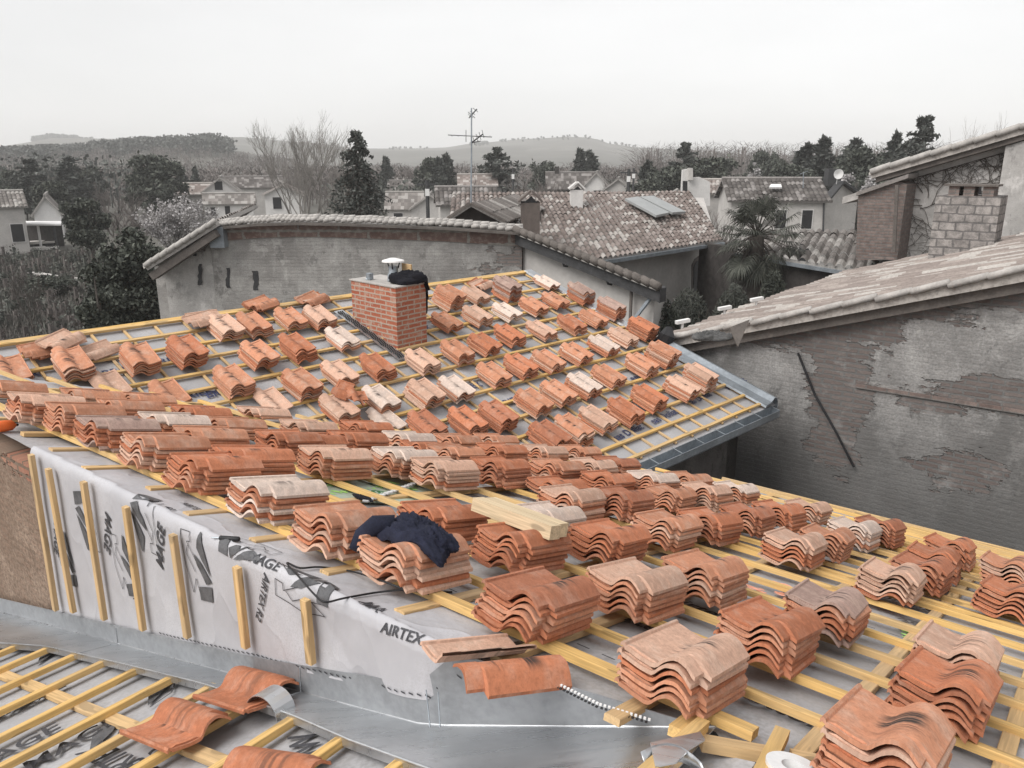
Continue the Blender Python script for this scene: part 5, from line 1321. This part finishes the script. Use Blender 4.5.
m = MB(); m.tube([at(803, 188, 51), at(803.5, 172, 51)], .03, 4); m.tube([at(800, 174, 51), at(808, 171, 51)], .02, 4); m.build('aerial', M_gut, rh)
# poles
def pole(lab, px, pt, pb, Y, cross=True, r=.11):
    a = at(px, pb, Y); t = thing('utility_pole', (a.x, a.y, GZ), lab, 'pole'); m = MB(); top = at(px, pt, Y); m.tube([Vector((top.x, top.y, GZ)), top], [r*1.2, r], 6); m.build('post', M_shut, t)
    if cross: m = MB(); m.bar(top+Vector((-.6, 0, -.3)), top+Vector((.6, 0, -.3)), .1, .1); m.build('crossarm', M_shut, t)
    m = MB(); m.box(top, (1, 0, 0), (0, 1, 0), (0, 0, 1), -.12, .12, -.12, .12, -.9, -.5); m.build('insulator', M_white, t)
pole('wooden post in front of the cream gable with the shuttered window', 427, 180, 214, 48); pole('telegraph pole standing before the distant pale gable house', 629, 169, 192, 60); pole('thinner telegraph pole just beyond the first one', 634, 168, 190, 75, False, .09)
pole('short pole beside the small cream gable under the cedar', 513, 168, 190, 70, False, .08)
# ------------------------------------------------------------------ vegetation
def bare_mesh(mb, p, d, L, r, depth, rr, up=.25, n=5, spread=.5):
    k = 4; pts = [p]; dd = d.copy()
    for i in range(k):
        dd = (dd+Vector((rr.gauss(0, .09), rr.gauss(0, .09), up*.12))).normalized(); pts.append(pts[-1]+dd*(L/k))
    mb.tube(pts, [r*(1-.45*i/k) for i in range(k+1)], n if depth > 1 else 3, cap=False)
    if depth <= 0: return
    nb = rr.choice((3, 4)) if depth > 1 else rr.choice((3, 4, 5))
    for i in range(nb):
        t = rr.uniform(.35, 1) if i else 1; j = min(k-1, int(t*k)); q = pts[j].lerp(pts[j+1], t*k-j) if t < 1 else pts[-1]
        ax_ = Vector((rr.gauss(0, 1), rr.gauss(0, 1), rr.gauss(0, .4))).normalized(); nd = (dd+ax_*spread*rr.uniform(.5, 1.3)+Vector((0, 0, up))).normalized()
        bare_mesh(mb, q, nd, L*rr.uniform(.55, .82), r*.55*(1-.25*t)+.002, depth-1, rr, up, n, spread)
def bare_tree(lab, px, py_top, Y, seed, depth=5, spread=.45, name='bare_tree', mat=M_barkl, r=.16, trunks=1, up=.3, h=None):
    top = at(px, py_top, Y); H_ = (top.z-GZ) if h is None else h; rr = random.Random(seed); base = Vector((top.x, top.y, GZ)); t = thing(name, base, lab, 'tree'); m = MB(); c = MB()
    for k in range(trunks):
        d = Vector((rr.gauss(0, .12*(trunks > 1)), rr.gauss(0, .1*(trunks > 1)), 1)).normalized(); p0 = base+Vector((rr.uniform(-.1, .1)*(trunks-1), rr.uniform(-.1, .1)*(trunks-1), 0)); L = H_*.30; q = p0+d*L
        m.tube([p0, p0.lerp(q, .5), q], [r*1.25, r, r*.8], 8)
        for i in range(4):
            a_ = i*1.57+rr.uniform(0, 1); bare_mesh(c, q-d*L*.3*rr.random(), (d+Vector((math.cos(a_), math.sin(a_), 0))*spread).normalized(), H_*.27, r*.55, depth-1, rr, up, 5, spread)
        bare_mesh(c, q, d, H_*.28, r*.7, depth-1, rr, up, 5, spread)
    zmax = max(v[2] for v in c.v); s_ = H_/(zmax-GZ)
    for b in (m, c): b.v = [(base.x+(x-base.x)*s_, base.y+(y-base.y)*s_, GZ+(z-GZ)*s_) for x, y, z in b.v]
    m.build('trunk', mat, t, smooth=True); c.build('crown', mat, t); return t
def leaf(mb, p, s, rr, long=1.8, n=None):
    a = Vector((rr.gauss(0, 1), rr.gauss(0, 1), rr.gauss(0, 1))).normalized() if n is None else n; b = a.orthogonal().normalized(); b = (Matrix.Rotation(rr.uniform(0, 6.28), 3, a)@b); c = a.cross(b)
    i = len(mb.v); mb.v += [tuple(p-b*s*long*.5), tuple(p+c*s*.5), tuple(p+b*s*long*.5), tuple(p-c*s*.5)]; mb.f.append((i, i+1, i+2, i+3)); mb.uv += [(0, 0)]*4; mb.mi.append(0)
def crown_mesh(rr, w, h, z0, nl, ncl, s, shape='round', clr=.28, lower=.15):
    """leaf clumps in an uneven ellipsoid (unit metres, local)"""
    mb = MB(); cl = []
    while len(cl) < ncl:
        x, y, z = (rr.uniform(-1, 1) for _ in range(3))
        q = x*x+y*y+z*z
        if q > 1 or q < .15: continue
        k = 1+.35*mnoise.noise(Vector((x, y, z))*1.7+Vector((rr.random()*.01+ncl, 0, 0)))
        if shape == 'umbrella' and z < -.1: z = -.1+rr.uniform(-.1, .1)
        if shape == 'cone': f = (1-(z+1)/2)**.8; x *= f*1.3; y *= f*1.3
        if shape == 'column': x *= 1-.45*max(0, z)**2; y *= 1-.45*max(0, z)**2
        cl.append((x*k*w/2, y*k*w/2, z0+h*(z*k+1)/2, rr.uniform(.6, 1.3)))
    for i in range(nl):
        x, y, z, k = cl[rr.randrange(ncl)]; R_ = clr*w*.42*k
        d = Vector((rr.gauss(0, .62), rr.gauss(0, .62), rr.gauss(0, .5)))*R_*1.15
        leaf(mb, Vector((x, y, z))+d, s*rr.uniform(.6, 1.4), rr)
    return mb, cl
def leafy(lab, px, pt, Y, wpx, mat, seed, nl=6000, ncl=45, s=.12, shape='round', lowz=.1, name='tree', cat='tree', clr=.28, h=None, trunkr=.12, bot=None):
    top = at(px, pt, Y); base = Vector((top.x, top.y, GZ)); H_ = top.z-GZ; w = wpx*Y/831; z0 = H_*lowz if bot is None else at(px, bot, Y).z-GZ; rr = random.Random(seed)
    t = thing(name, base, lab, cat); mb, cl = crown_mesh(rr, w, (H_-z0), z0, nl, ncl, s, shape, clr)
    zm = max(v[2] for v in mb.v); mb.v = [(x, y, z*H_/zm) for x, y, z in mb.v]
    o = mb.build('crown', mat, None, world=False); o.parent = t
    m = MB(); m.tube([(0, 0, 0), (.02*H_, 0, H_*.35), (0, .01*H_, H_*.75)], [trunkr, trunkr*.8, trunkr*.3], 7)
    for c in cl[:14]: m.tube([(0, 0, min(c[2]*.6, H_*.6)), (c[0]*.5, c[1]*.5, c[2]*.85), (c[0]*.9, c[1]*.9, c[2])], [trunkr*.4, trunkr*.25, trunkr*.1], 4, cap=False)
    o = m.build('trunk', M_bark, None, world=False); o.parent = t; return t
def conifer(lab, px, pt, Y, wpx, seed, tiers=26, s=.16, mat=L_con, droop=.25, per=11, nl=26, ragged=.25, low=.06, name='conifer', bot=None):
    top = at(px, pt, Y); base = Vector((top.x, top.y, GZ)); H_ = top.z-GZ; w = wpx*Y/831/2*1.75; rr = random.Random(seed); t = thing(name, base, lab, 'tree'); c = MB(); m = MB()
    m.tube([(0, 0, 0), (0, 0, H_*.5), (0, 0, H_*.99)], [.025*H_, .016*H_, .003*H_], 6)
    for i in range(tiers):
        f = i/tiers; z = H_*(low+(1-low)*f); rad = w*(1-f)**.72*rr.uniform(1-ragged, 1+ragged)
        for j in range(max(4, int(per*(1-f*.6)))):
            a_ = rr.uniform(0, 6.283); L = rad*rr.uniform(.65, 1.1)+.05; d = Vector((math.cos(a_), math.sin(a_), 0)); e_ = d*L+Vector((0, 0, -L*droop+rr.uniform(-.1, .15)*L))
            p0 = Vector((0, 0, z)); pm = p0+e_*.5+Vector((0, 0, L*.08)); p1 = p0+e_; m.tube([p0, pm, p1], [.012*w+.01, .008*w+.006, .003], 3, cap=False)
            for k in range(nl):
                u = rr.uniform(.12, 1)**.8; q = p0.lerp(pm, u*2) if u < .5 else pm.lerp(p1, u*2-1)
                q = q+Vector((rr.gauss(0, .10*L*(1.1-u)+.03), rr.gauss(0, .10*L*(1.1-u)+.03), rr.gauss(-.05*L, .05*L+.02))); leaf(c, q, s*rr.uniform(.6, 1.3), rr, 2.6)
    o = c.build('crown', mat, None, world=False); o.parent = t; o = m.build('trunk', M_bark, None, world=False); o.parent = t; return t
def rehang(src, lab, px, pt, Y, wscale=1., rz=None, cat='tree'):
    """copy of a tree, scaled to the height the photo shows"""
    top = at(px, pt, Y); H_ = top.z-GZ; h0 = src['h0'] if 'h0' in src else None
    k = H_/h0; c = copy_tree(src, Vector((top.x, top.y, GZ)), rz if rz is not None else (px*.7) % 6.28, (k*wscale, k*wscale, k)); c['label'] = lab; return c
def remember(o, pt, Y): o['h0'] = at(512, pt, Y).z-GZ; return o
# large ones near
leafy('big dark laurel mass beside the long barn', 126, 220, 25, 86, L_dark, 1, 52000, 110, .085, 'column', .0, 'laurel', 'shrub', .22, trunkr=.14)
leafy('dark laurel bush filling the gap under the barn verge', 92, 262, 21, 40, L_dark, 2, 16000, 40, .08, 'column', .0, 'laurel', 'shrub', .25)
leafy('round dark shrub beside the lean to shed', 84, 196, 50, 40, L_dark, 3, 12000, 40, .14, 'round', .3, 'shrub', 'shrub', .25, bot=246)
leafy('low dark clipped bush in the rough garden', 50, 272, 42, 42, L_dark, 4, 5000, 26, .10, 'round', .0, 'shrub', 'shrub', .3)
leafy('lighter olive bush between round shrub and laurel', 100, 252, 34, 26, L_mid, 8, 4000, 20, .10, 'round', .0, 'shrub', 'shrub', .3)
bare_tree('tall bare tree with fanned branches between barn and spruce', 297, 108, 45, 12, 6, .55, trunks=1, r=.17, up=.26)
bare_tree('thin leafless sapling growing in the rough garden', 22, 262, 30, 15, 4, .4, 'bare_sapling', M_bark, .035, up=.3)
bare_tree('small leafless tree between barn roof and bare tree', 348, 168, 42, 18, 5, .5, 'bare_tree', M_barkl, .08)
bare_tree('bare treetop rising behind the creeper house roof', 972, 116, 40, 22, 5, .35, mat=M_barkl, r=.1, trunks=2, up=.4)
bare_tree('second bare treetop behind the creeper house, farther along its ridge', 1003, 112, 42, 27, 5, .35, mat=M_barkl, r=.1, trunks=2, up=.4)
bare_tree('fine twigged bare tree just beyond the tall cedar', 948, 150, 46, 29, 5, .4, mat=M_barkl, r=.09)
conifer('tall dark spruce with ragged drooping branches', 355, 128, 40, 74, 6, 50, .09, L_con, .35, 12, 24, .3, .02, 'spruce')
# blossoming tree: bare tree with flowers
bt = bare_tree('white blossoming tree beside the laurel mass', 178, 193, 46, 33, 5, .62, 'blossoming_tree', M_barkl, .11, 2, .12)
rr = random.Random(8); m = MB(); cr = [o for o in bt.children if o.name.startswith('crown')] if bt.children else [o for o in bpy.data.objects if o.parent == bt and o.name.startswith('crown')]
vs = [v.co.copy() for v in cr[0].data.vertices]
for k in range(11000):
    v = vs[rr.randrange(len(vs))]
    if v.z > 2.2: leaf(m, v*1.0+Vector((rr.gauss(0, .07), rr.gauss(0, .07), rr.gauss(0, .07))), .10*rr.uniform(.6, 1.3), rr, 1.1)
o = m.build('blossom', L_blos, None, world=False); o.parent = bt
# bushes in front of the arched window
for i, (x, pt, Y, w, lab) in enumerate([(690, 287, 17, 60, 'grey green rosemary like bush under the arched window'), (668, 300, 14.5, 44, 'dark bush between cream gable and barn verge'), (735, 283, 18, 50, 'upright bushy shrub below the palm trunk'), (775, 270, 19.5, 40, 'dark shrub behind the roof brackets beside the palm')]):
    top = at(x, pt, Y); base = Vector((top.x, top.y, GZ)); t = thing('shrub', base, lab, 'shrub'); m = MB(); rr = random.Random(60+i); H_ = top.z-GZ; W = w*Y/831
    for k in range(9000):
        a_ = rr.uniform(0, 6.28); q = rr.random()**.5; r_ = W/2*q; hh = H_*(1-.25*q*q)*rr.uniform(.55, 1.0); p = Vector((r_*math.cos(a_), r_*math.sin(a_), hh)); leaf(m, p, .028, rr, 5, Vector((rr.gauss(0, 1), rr.gauss(0, 1), rr.gauss(0, .25))).normalized())
    o = m.build('foliage', [L_mid, L_dark, L_mid, L_dark][i], None, world=False); o.parent = t
    m = MB()
    for k in range(10): a_ = k*.63; m.tube([(0, 0, 0), (W*.2*math.cos(a_), W*.2*math.sin(a_), H_*.6), (W*.35*math.cos(a_), W*.35*math.sin(a_), H_*.9)], [.04, .02, .008], 4)
    o = m.build('stems', M_bark, None, world=False); o.parent = t
# palm
YP = 22; pc = at(757, 236, YP); pt_ = thing('palm_tree', (pc.x, pc.y, GZ), 'fan palm with drooping grey fronds before the low outbuilding', 'palm')
m = MB(); H_ = pc.z-GZ; m.tube([(0, 0, 0), (.05, 0, H_*.5), (0, 0, H_)], [.20, .17, .2], 10); o = m.build('trunk', M_bark, None, world=False); o.parent = pt_
rr = random.Random(9); m = MB(); m2 = MB()
for k in range(74):
    el = rr.uniform(-75, 78) if k > 18 else rr.uniform(-85, -50); a_ = rr.uniform(0, 6.28); d = Vector((math.cos(R(el))*math.cos(a_), math.cos(R(el))*math.sin(a_), math.sin(R(el)))); Ls = rr.uniform(.55, .95)
    p0 = Vector((0, 0, H_)); p1 = p0+d*Ls+Vector((0, 0, -.12)); m.tube([p0, p0.lerp(p1, .5)+Vector((0, 0, .06)), p1], [.02, .014, .01], 4)
    sd = d.cross(Vector((0, 0, 1))).normalized(); up = sd.cross(d)
    for j in range(26):
        th = R(-115+230*j/25); f = (d*math.cos(th)+sd*math.sin(th)+up*.12).normalized(); Ll = rr.uniform(.45, .62); q0 = p1; q1 = q0+f*Ll*.6; q2 = q1+(f+Vector((0, 0, -.9))).normalized()*Ll*.5; w_ = f.cross(up).normalized()*.016
        i = len(m2.v); m2.v += [tuple(q0), tuple(q1+w_), tuple(q1-w_), tuple(q2)]; m2.f += [(i, i+1, i+2), (i+1, i+3, i+2)]; m2.uv += [(0, 0)]*6; m2.mi += [0, 0]
o = m2.build('fronds', L_palm, None, world=False); o.parent = pt_; o = m.build('frond_stalks', M_bark, None, world=False); o.parent = pt_
# background prototypes
P_con = remember(conifer('broad dark conifer above the bungalow', 581, 148, 110, 22, 41, 20, .42, L_con, .2, 9, 14, .3), 148, 110)
P_round = remember(leafy('dark evergreen behind the blossoming tree', 152, 150, 88, 52, L_dark, 42, 9000, 60, .24, 'round', .12, 'evergreen_tree', 'tree', .24), 150, 88)
P_bare = remember(bare_tree('grey bare tree left of the round shrub', 100, 178, 85, 43, 4, .55, 'bare_tree', L_twig, .16), 178, 85)
P_umb = remember(leafy('dark umbrella pine behind the brick annex', 872, 143, 78, 64, L_dark, 44, 9000, 50, .22, 'round', .35, 'umbrella_pine', 'tree', .22), 143, 78)
P_ced = remember(conifer('tall cedar rising over the creeper house roof', 926, 114, 68, 60, 45, 20, .24, L_con, -.05, 9, 34, .45, .2, 'cedar'), 114, 68)
for (src, lab, x, y, Y, ws) in [
 (P_con, 'conifer with broad top left of the white gable', 67, 157, 105, 1.6), (P_con, 'slim conifer by the whitish house beyond the spruce', 386, 156, 125, 1.0), (P_con, 'pointed conifer beside the antenna mast row', 446, 153, 100, 1.0),
 (P_con, 'second pointed conifer before the cedar', 440, 157, 104, 1.1), (P_con, 'conifer touching its twin above the bungalow', 590, 150, 112, 1.2), (P_con, 'tall pointed fir above the two storey house', 826, 136, 88, 1.15),
 (P_con, 'blunt fir next to the tall pointed fir', 809, 143, 92, 1.5), (P_con, 'fir beside the umbrella pine', 855, 138, 95, 1.2), (P_con, 'thin ragged conifer between pine and cedar', 898, 131, 76, .7),
 (P_con, 'dark conifer at the edge of the ruined house trees', 648, 160, 90, 1.1), (P_con, 'small conifer above the farmhouse roof', 194, 166, 110, .8), (P_con, 'distant conifer beside the dark evergreen', 181, 168, 120, 1.3),
 (P_ced, 'flat topped cedar behind the pinkish house', 497, 146, 95, 1.5), (P_ced, 'spreading cedar behind the white gable', 28, 158, 92, 1.6),
 (P_ced, 'tall many headed pine behind the ruined house', 686, 141, 95, 1.2),
 (P_round, 'dark tree above the pale hipped house', 20, 172, 95, 1.1), (P_round, 'dark round tree right of the spreading cedar', 50, 178, 82, .9), (P_round, 'evergreen behind the white gable chimney', 88, 163, 110, .8),
 (P_round, 'dark round tree behind the cream gable with shutters', 432, 154, 108, .9), (P_round, 'wide evergreen right of the many headed pine', 712, 153, 92, 1.1), (P_round, 'dark oval tree in front of the bare wood', 764, 147, 110, .7),
 (P_round, 'smaller dark oval tree in front of the bare wood', 776, 155, 106, .7), (P_round, 'dark tree under the many headed pine', 670, 162, 88, 1.1), (P_round, 'round evergreen above the grey bushes', 545, 158, 115, .8), (P_round, 'dark low tree left of the ruined house', 650, 176, 80, 1.1),
 (P_round, 'dark evergreen behind the two storey house roof', 790, 160, 84, 1.1), (P_round, 'dark evergreen below the umbrella pine', 868, 168, 70, .9), (P_umb, 'second umbrella pine nearer the cedar', 905, 150, 80, .8),
 (P_umb, 'wide pine left of the spreading cedar', 4, 168, 100, 1.0),
 (P_bare, 'bare bush like tree above the lean to shed', 128, 184, 80, 1.4), (P_bare, 'bare tree behind the round shrub', 112, 196, 62, 1.4), (P_bare, 'pale bare tree in front of the dark evergreen', 136, 200, 58, 1.3), (P_bare, 'grey rounded bare tree left of the grey bungalow', 527, 168, 84, 1.5),
 (P_bare, 'second grey rounded bare tree by the bungalow', 548, 172, 78, 1.4), (P_bare, 'bare tree filling the gap above the two poles', 640, 166, 120, 1.5), (P_bare, 'bare tree behind the pinkish low roof', 745, 168, 75, 1.4),
 (P_bare, 'bare thicket tree left of the palm', 700, 200, 44, 1.4), (P_bare, 'bare thicket tree touching the palm crown', 722, 204, 40, 1.2), (P_bare, 'bare thicket tree below the ruined house', 683, 206, 46, 1.2), (P_bare, 'pale bare tree beside the satellite dish', 852, 172, 60, 1.2),
 (P_bare, 'bare tree between the umbrella pine and brick annex', 882, 172, 58, 1.0), (P_bare, 'bare tree beyond the farmhouse chimney', 210, 172, 118, 1.4), (P_bare, 'bare tree between farmhouse and barn roofs', 246, 176, 112, 1.3), (P_bare, 'bare tree between whitish house and dark conifers', 412, 162, 118, 1.4),
 (P_bare, 'bare tree in front of the two conifers', 610, 172, 96, 1.3), (P_bare, 'bare tree above the flat roofed bungalow gap', 470, 172, 84, 1.1)]:
    rehang(src, lab, x, y, Y, ws)
del P_bare, P_con
# blossom dots by the dish
for i, (x, y, lab) in enumerate([(848, 172, 'pale flowering bush beside the satellite dish'), (872, 175, 'pale flowering bush before the umbrella pine'), (757, 162, 'pale blossoming tree in front of the bare wood')]):
    leafy(lab, x, y, [58, 56, 100][i], [22, 18, 14][i], L_blos, 80+i, 1500, 16, .12, 'round', .5, 'flowering_bush', 'shrub', .3)
# ------------------------------------------------------------------ land
def ridge(profile, px):
    for (x0, y0), (x1, y1) in zip(profile, profile[1:]):
        if x0 <= px <= x1: t = (px-x0)/(x1-x0); t = t*t*(3-2*t); return lerp(y0, y1, t)
    return profile[0][1] if px < profile[0][0] else profile[-1][1]
HP1 = [(-700, 158), (0, 159), (60, 157), (110, 153), (150, 150), (215, 148), (240, 153), (262, 157), (330, 162), (700, 160), (1700, 160)]
HP2 = [(-700, 148), (0, 149), (60, 142), (120, 143), (180, 143), (240, 141), (300, 144), (370, 149), (440, 148), (480, 144), (530, 141), (570, 140), (590, 141), (612, 147), (640, 150), (700, 151), (760, 156), (1100, 157), (1700, 150)]
def land(x, y):
    d = math.hypot(x, y); 
    if y <= 1: px = 512
    else: px = 512+831*x/y
    px = max(-690, min(1690, px)); 
    z1 = (160-ridge(HP1, px))/831*520; z2 = (160-ridge(HP2, px))/831*1300
    def sm(a, b, v): t = max(0, min(1, (v-a)/(b-a))); return t*t*(3-2*t)
    h = GZ
    k = 1 if y > 0 else 0
    up1 = (z1-GZ)*sm(170, 520, d)*(1-.55*sm(540, 800, d)); up2 = (z2-GZ)*sm(560, 1300, d)
    h += k*max(up1*(1 if z1 > .3 else sm(.0, .3, z1)*0+.4*sm(300, 900, d)), up2)
    h += mnoise.noise(Vector((x*.004, y*.004, 0)))*min(6, d*.006)*sm(120, 400, d)+mnoise.noise(Vector((x*.05, y*.05, 3)))*.12
    return h
mb = MB(); NA, ds = 220, [0, 4, 8, 12, 17, 23, 30, 38, 47, 57, 70, 85, 105, 130, 160]+[190+28*k for k in range(40)]+[1320, 1400, 1550, 1800, 2300, 3200]
for d in ds:
    for i in range(NA+1):
        a_ = 2*math.pi*i/NA+math.pi/2
        # finer sampling ahead of the viewer
        u = (i/NA-.5)*2; a_ = math.pi/2+math.pi*(abs(u)**1.6)*(1 if u > 0 else -1); x, y = d*math.cos(a_), d*math.sin(a_); mb.v.append((x, y, land(x, y)))
for k in range(len(ds)-1):
    for i in range(NA): a = k*(NA+1)+i; mb.f.append((a, a+NA+1, a+NA+2, a+1)); mb.uv += [(0, 0)]*4; mb.mi.append(0)
g = G('winter_fields'); o_ = g.obj(); vor = g.n('ShaderNodeTexVoronoi'); g.lk(g.mapp(o_, (.006, .012, .0)), vor.inputs[0]); vor.inputs['Scale'].default_value = 1
n1 = g.noise(o_, .03, 5); n2 = g.noise(o_, .9, 5, .7); n3 = g.noise(o_, 9, 4, .7)
fld = g.n('ShaderNodeSeparateColor'); g.lk(vor.outputs['Color'], fld.inputs[0])
c = g.mix(fld.outputs[0], (.10, .10, .09), (.22, .215, .20)); c = g.mix(g.ramp(n1, .4, .65, 0, .6), c, (.07, .07, .066))
c = g.mix(g.ramp(n2, .35, .7, 0, .7), c, (.075, .07, .06)); c = g.mix(g.ramp(n3, .35, .7, 0, .5), c, (.14, .13, .115))
ground = mb.build('ground', g.fin(c, .95, 0, g.bump(n3, .05), .1), None, smooth=True); tag(ground, 'winter fields and garden ground running out to the hills', kind='structure')
# wooded ridge and hedgerows: far woods that read as masses
def wood(name, lab, area, n, s, mat, seed, hh):
    rr = random.Random(seed); m = MB()
    thin = mat is L_twig
    for k in range(n):
        px, d = area(rr); x = (px-512)/831*d; p = Vector((x, d, land(x, d))); H_ = hh*rr.uniform(.6, 1.15); w = H_*.42
        for j in range(90 if thin else 26):
            if thin:
                f = rr.random()**.8; b0 = Vector((rr.gauss(0, w*.5*(.3+f)), rr.gauss(0, w*.5*(.3+f)), H_*(.15+.7*f))); dd = Vector((b0.x*.8+rr.gauss(0, .4), b0.y*.8+rr.gauss(0, .4), rr.uniform(.8, 2.2))); dd *= H_*.045; b1_ = Vector((s*.12, 0, 0)); i = len(m.v)
                m.v += [tuple(p+b0-b1_), tuple(p+b0+b1_), tuple(p+b0+dd)]; m.f.append((i, i+1, i+2)); m.uv += [(0, 0)]*3; m.mi.append(0); continue
            q = Vector((rr.gauss(0, w*.5), rr.gauss(0, w*.5), H_*(.25+.75*rr.random()**.7))); leaf(m, p+q, s*rr.uniform(.6, 1.4), rr, 1.3)
        m.tube([p, p+Vector((0, 0, H_*.8))], .12, 3, cap=False)
    o = m.build(name, mat, None); tag(o, lab, name, kind='stuff')
def a1(rr):
    px = rr.choice((rr.uniform(-60, 232), rr.uniform(-60, 60))); return px, rr.uniform(330, 540)
wood('wood', 'dark wood covering the near ridge', a1, 3000, .95, L_con, 1, 6)
wood('copse', 'pale far copse on the hilltop', lambda rr: (rr.uniform(37, 80), rr.uniform(1230, 1300)), 130, 3.0, L_con, 2, 9)
wood('thicket', 'leafless wood behind the houses and pines', lambda rr: (rr.uniform(640, 1060), rr.uniform(150, 230)), 620, .34, L_twig, 3, 10.5)
wood('hedgerow', 'grey hedgerows and trees on the plain below the hills', lambda rr: (rr.uniform(-40, 700), rr.choice((rr.uniform(125, 170), rr.uniform(200, 330)))), 900, .9, L_twig, 4, 6)
wood('tree_belt', 'dark mixed trees massed beyond the left gardens', lambda rr: (rr.uniform(-60, 150), rr.uniform(105, 190)), 110, .5, L_con, 6, 7)
wood('bush_belt', 'dark low bushes between the village roofs', lambda rr: (rr.uniform(330, 720), rr.uniform(98, 135)), 150, .38, L_mid, 7, 4.2)
wood('hilltop_hedge', 'thin line of hedges along the far hilltop', lambda rr: (rr.choice((rr.uniform(84, 98), rr.uniform(470, 490), rr.uniform(500, 640), rr.uniform(240, 430))), rr.uniform(1150, 1290)), 170, 1.6, L_con, 5, 3.2)
# rough grass in the garden
rr = random.Random(4); m = MB()
for k in range(26000):
    px = rr.uniform(-40, 170); Y = 21+rr.random()**1.2*42; x = (px-512)/831*Y; p = Vector((x, Y, GZ)); h_ = rr.uniform(.1, .55)*(1+.8*mnoise.noise(p*.25)); a_ = rr.uniform(0, 6.28); w_ = .02+Y*.0007; q = p+Vector((rr.gauss(0, .12), rr.gauss(0, .12), h_)); b = Vector((math.cos(a_)*w_, math.sin(a_)*w_, 0)); i = len(m.v); m.v += [tuple(p-b), tuple(p+b), tuple(q)]; m.f.append((i, i+1, i+2)); m.uv += [(0, 0)]*3; m.mi.append(0)
o = m.build('grass', L_grass, None); tag(o, 'rough dry winter grass in the garden', kind='stuff')
wood('brambles', 'leafless brambles and scrub across the rough garden', lambda rr: (rr.uniform(-30, 140), 24+rr.random()**1.3*36), 200, .14, L_twig, 9, 1.0)
wood('scrub', 'low dark scrub patches in the rough garden', lambda rr: (rr.uniform(-30, 150), rr.uniform(26, 62)), 170, .12, L_mid, 10, .9)
# garden path edge
m = MB(); a, b_ = at(30, 262, 50), at(130, 277, 44); a.z = b_.z = GZ+.02; m.bar(a, b_, .5, .25); o = m.build('garden_wall', M_cream, None, origin=a); tag(o, 'low pale kerb wall crossing the rough garden', 'wall')
# ------------------------------------------------------------------ air, sky, light
HZ = MB(); HZ.box((0, 0, 0), (1, 0, 0), (0, 1, 0), (0, 0, 1), -1900, 1900, -60, 1900, GZ-8, 60)
hz = bpy.data.materials.new('haze'); hz.use_nodes = True; nt = hz.node_tree; nt.nodes.remove(nt.nodes['Principled BSDF']); pv = nt.nodes.new('ShaderNodeVolumePrincipled'); pv.inputs['Color'].default_value = (.99, .99, .99, 1); pv.inputs['Density'].default_value = .0006; pv.inputs['Anisotropy'].default_value = 0
nt.links.new(pv.outputs[0], nt.nodes['Material Output'].inputs['Volume'])
if HAZE: tag(HZ.build('haze', hz), 'thin pale winter haze', kind='stuff')
w = bpy.data.worlds.new('World'); scene.world = w; w.use_nodes = True; nt = w.node_tree; nt.nodes.clear()
out = nt.nodes.new('ShaderNodeOutputWorld'); add = nt.nodes.new('ShaderNodeAddShader'); b1 = nt.nodes.new('ShaderNodeBackground'); b2 = nt.nodes.new('ShaderNodeBackground'); sky = nt.nodes.new('ShaderNodeTexSky'); sky.sky_type = 'NISHITA'; sky.sun_disc = False
SE, SR = R(50), R(-125)
sky.sun_elevation = SE; sky.sun_rotation = SR
hs = nt.nodes.new('ShaderNodeHueSaturation'); hs.inputs['Saturation'].default_value = .12; nt.links.new(sky.outputs[0], hs.inputs['Color']); nt.links.new(hs.outputs[0], b1.inputs[0]); b1.inputs[1].default_value = .05
tc = nt.nodes.new('ShaderNodeTexCoord'); mp = nt.nodes.new('ShaderNodeMapping'); mp.inputs['Scale'].default_value = (1, 1, 4); nz = nt.nodes.new('ShaderNodeTexNoise'); nz.inputs['Scale'].default_value = 1.3; nz.inputs['Detail'].default_value = 4; nt.links.new(tc.outputs['Generated'], mp.inputs[0]); nt.links.new(mp.outputs[0], nz.inputs['Vector'])
mr = nt.nodes.new('ShaderNodeMapRange'); nt.links.new(nz.outputs[0], mr.inputs[0]); mr.inputs[1].default_value = .3; mr.inputs[2].default_value = .7; mr.inputs[3].default_value = .44; mr.inputs[4].default_value = .58
b2.inputs[0].default_value = (1, .995, .99, 1); nt.links.new(mr.outputs[0], b2.inputs[1])
nt.links.new(b1.outputs[0], add.inputs[0]); nt.links.new(b2.outputs[0], add.inputs[1]); nt.links.new(add.outputs[0], out.inputs[0])
sd = bpy.data.lights.new('sun', 'SUN'); sd.energy = 2.6; sd.angle = R(40); sd.color = (1, .97, .93); so = bpy.data.objects.new('sun', sd); COL.objects.link(so)
dv = Vector((math.sin(SR)*math.cos(SE), math.cos(SR)*math.cos(SE), math.sin(SE))); so.rotation_euler = dv.to_track_quat('Z', 'Y').to_euler()
vs_ = scene.view_settings; vs_.view_transform = 'Standard'; vs_.look = 'None'; vs_.gamma = 1; vs_.exposure = 0.28
scene.cycles.use_denoising = True; scene.cycles.max_bounces = 6; scene.cycles.volume_bounces = 2
try: scene.cycles.volume_step_rate = 10
except Exception: pass
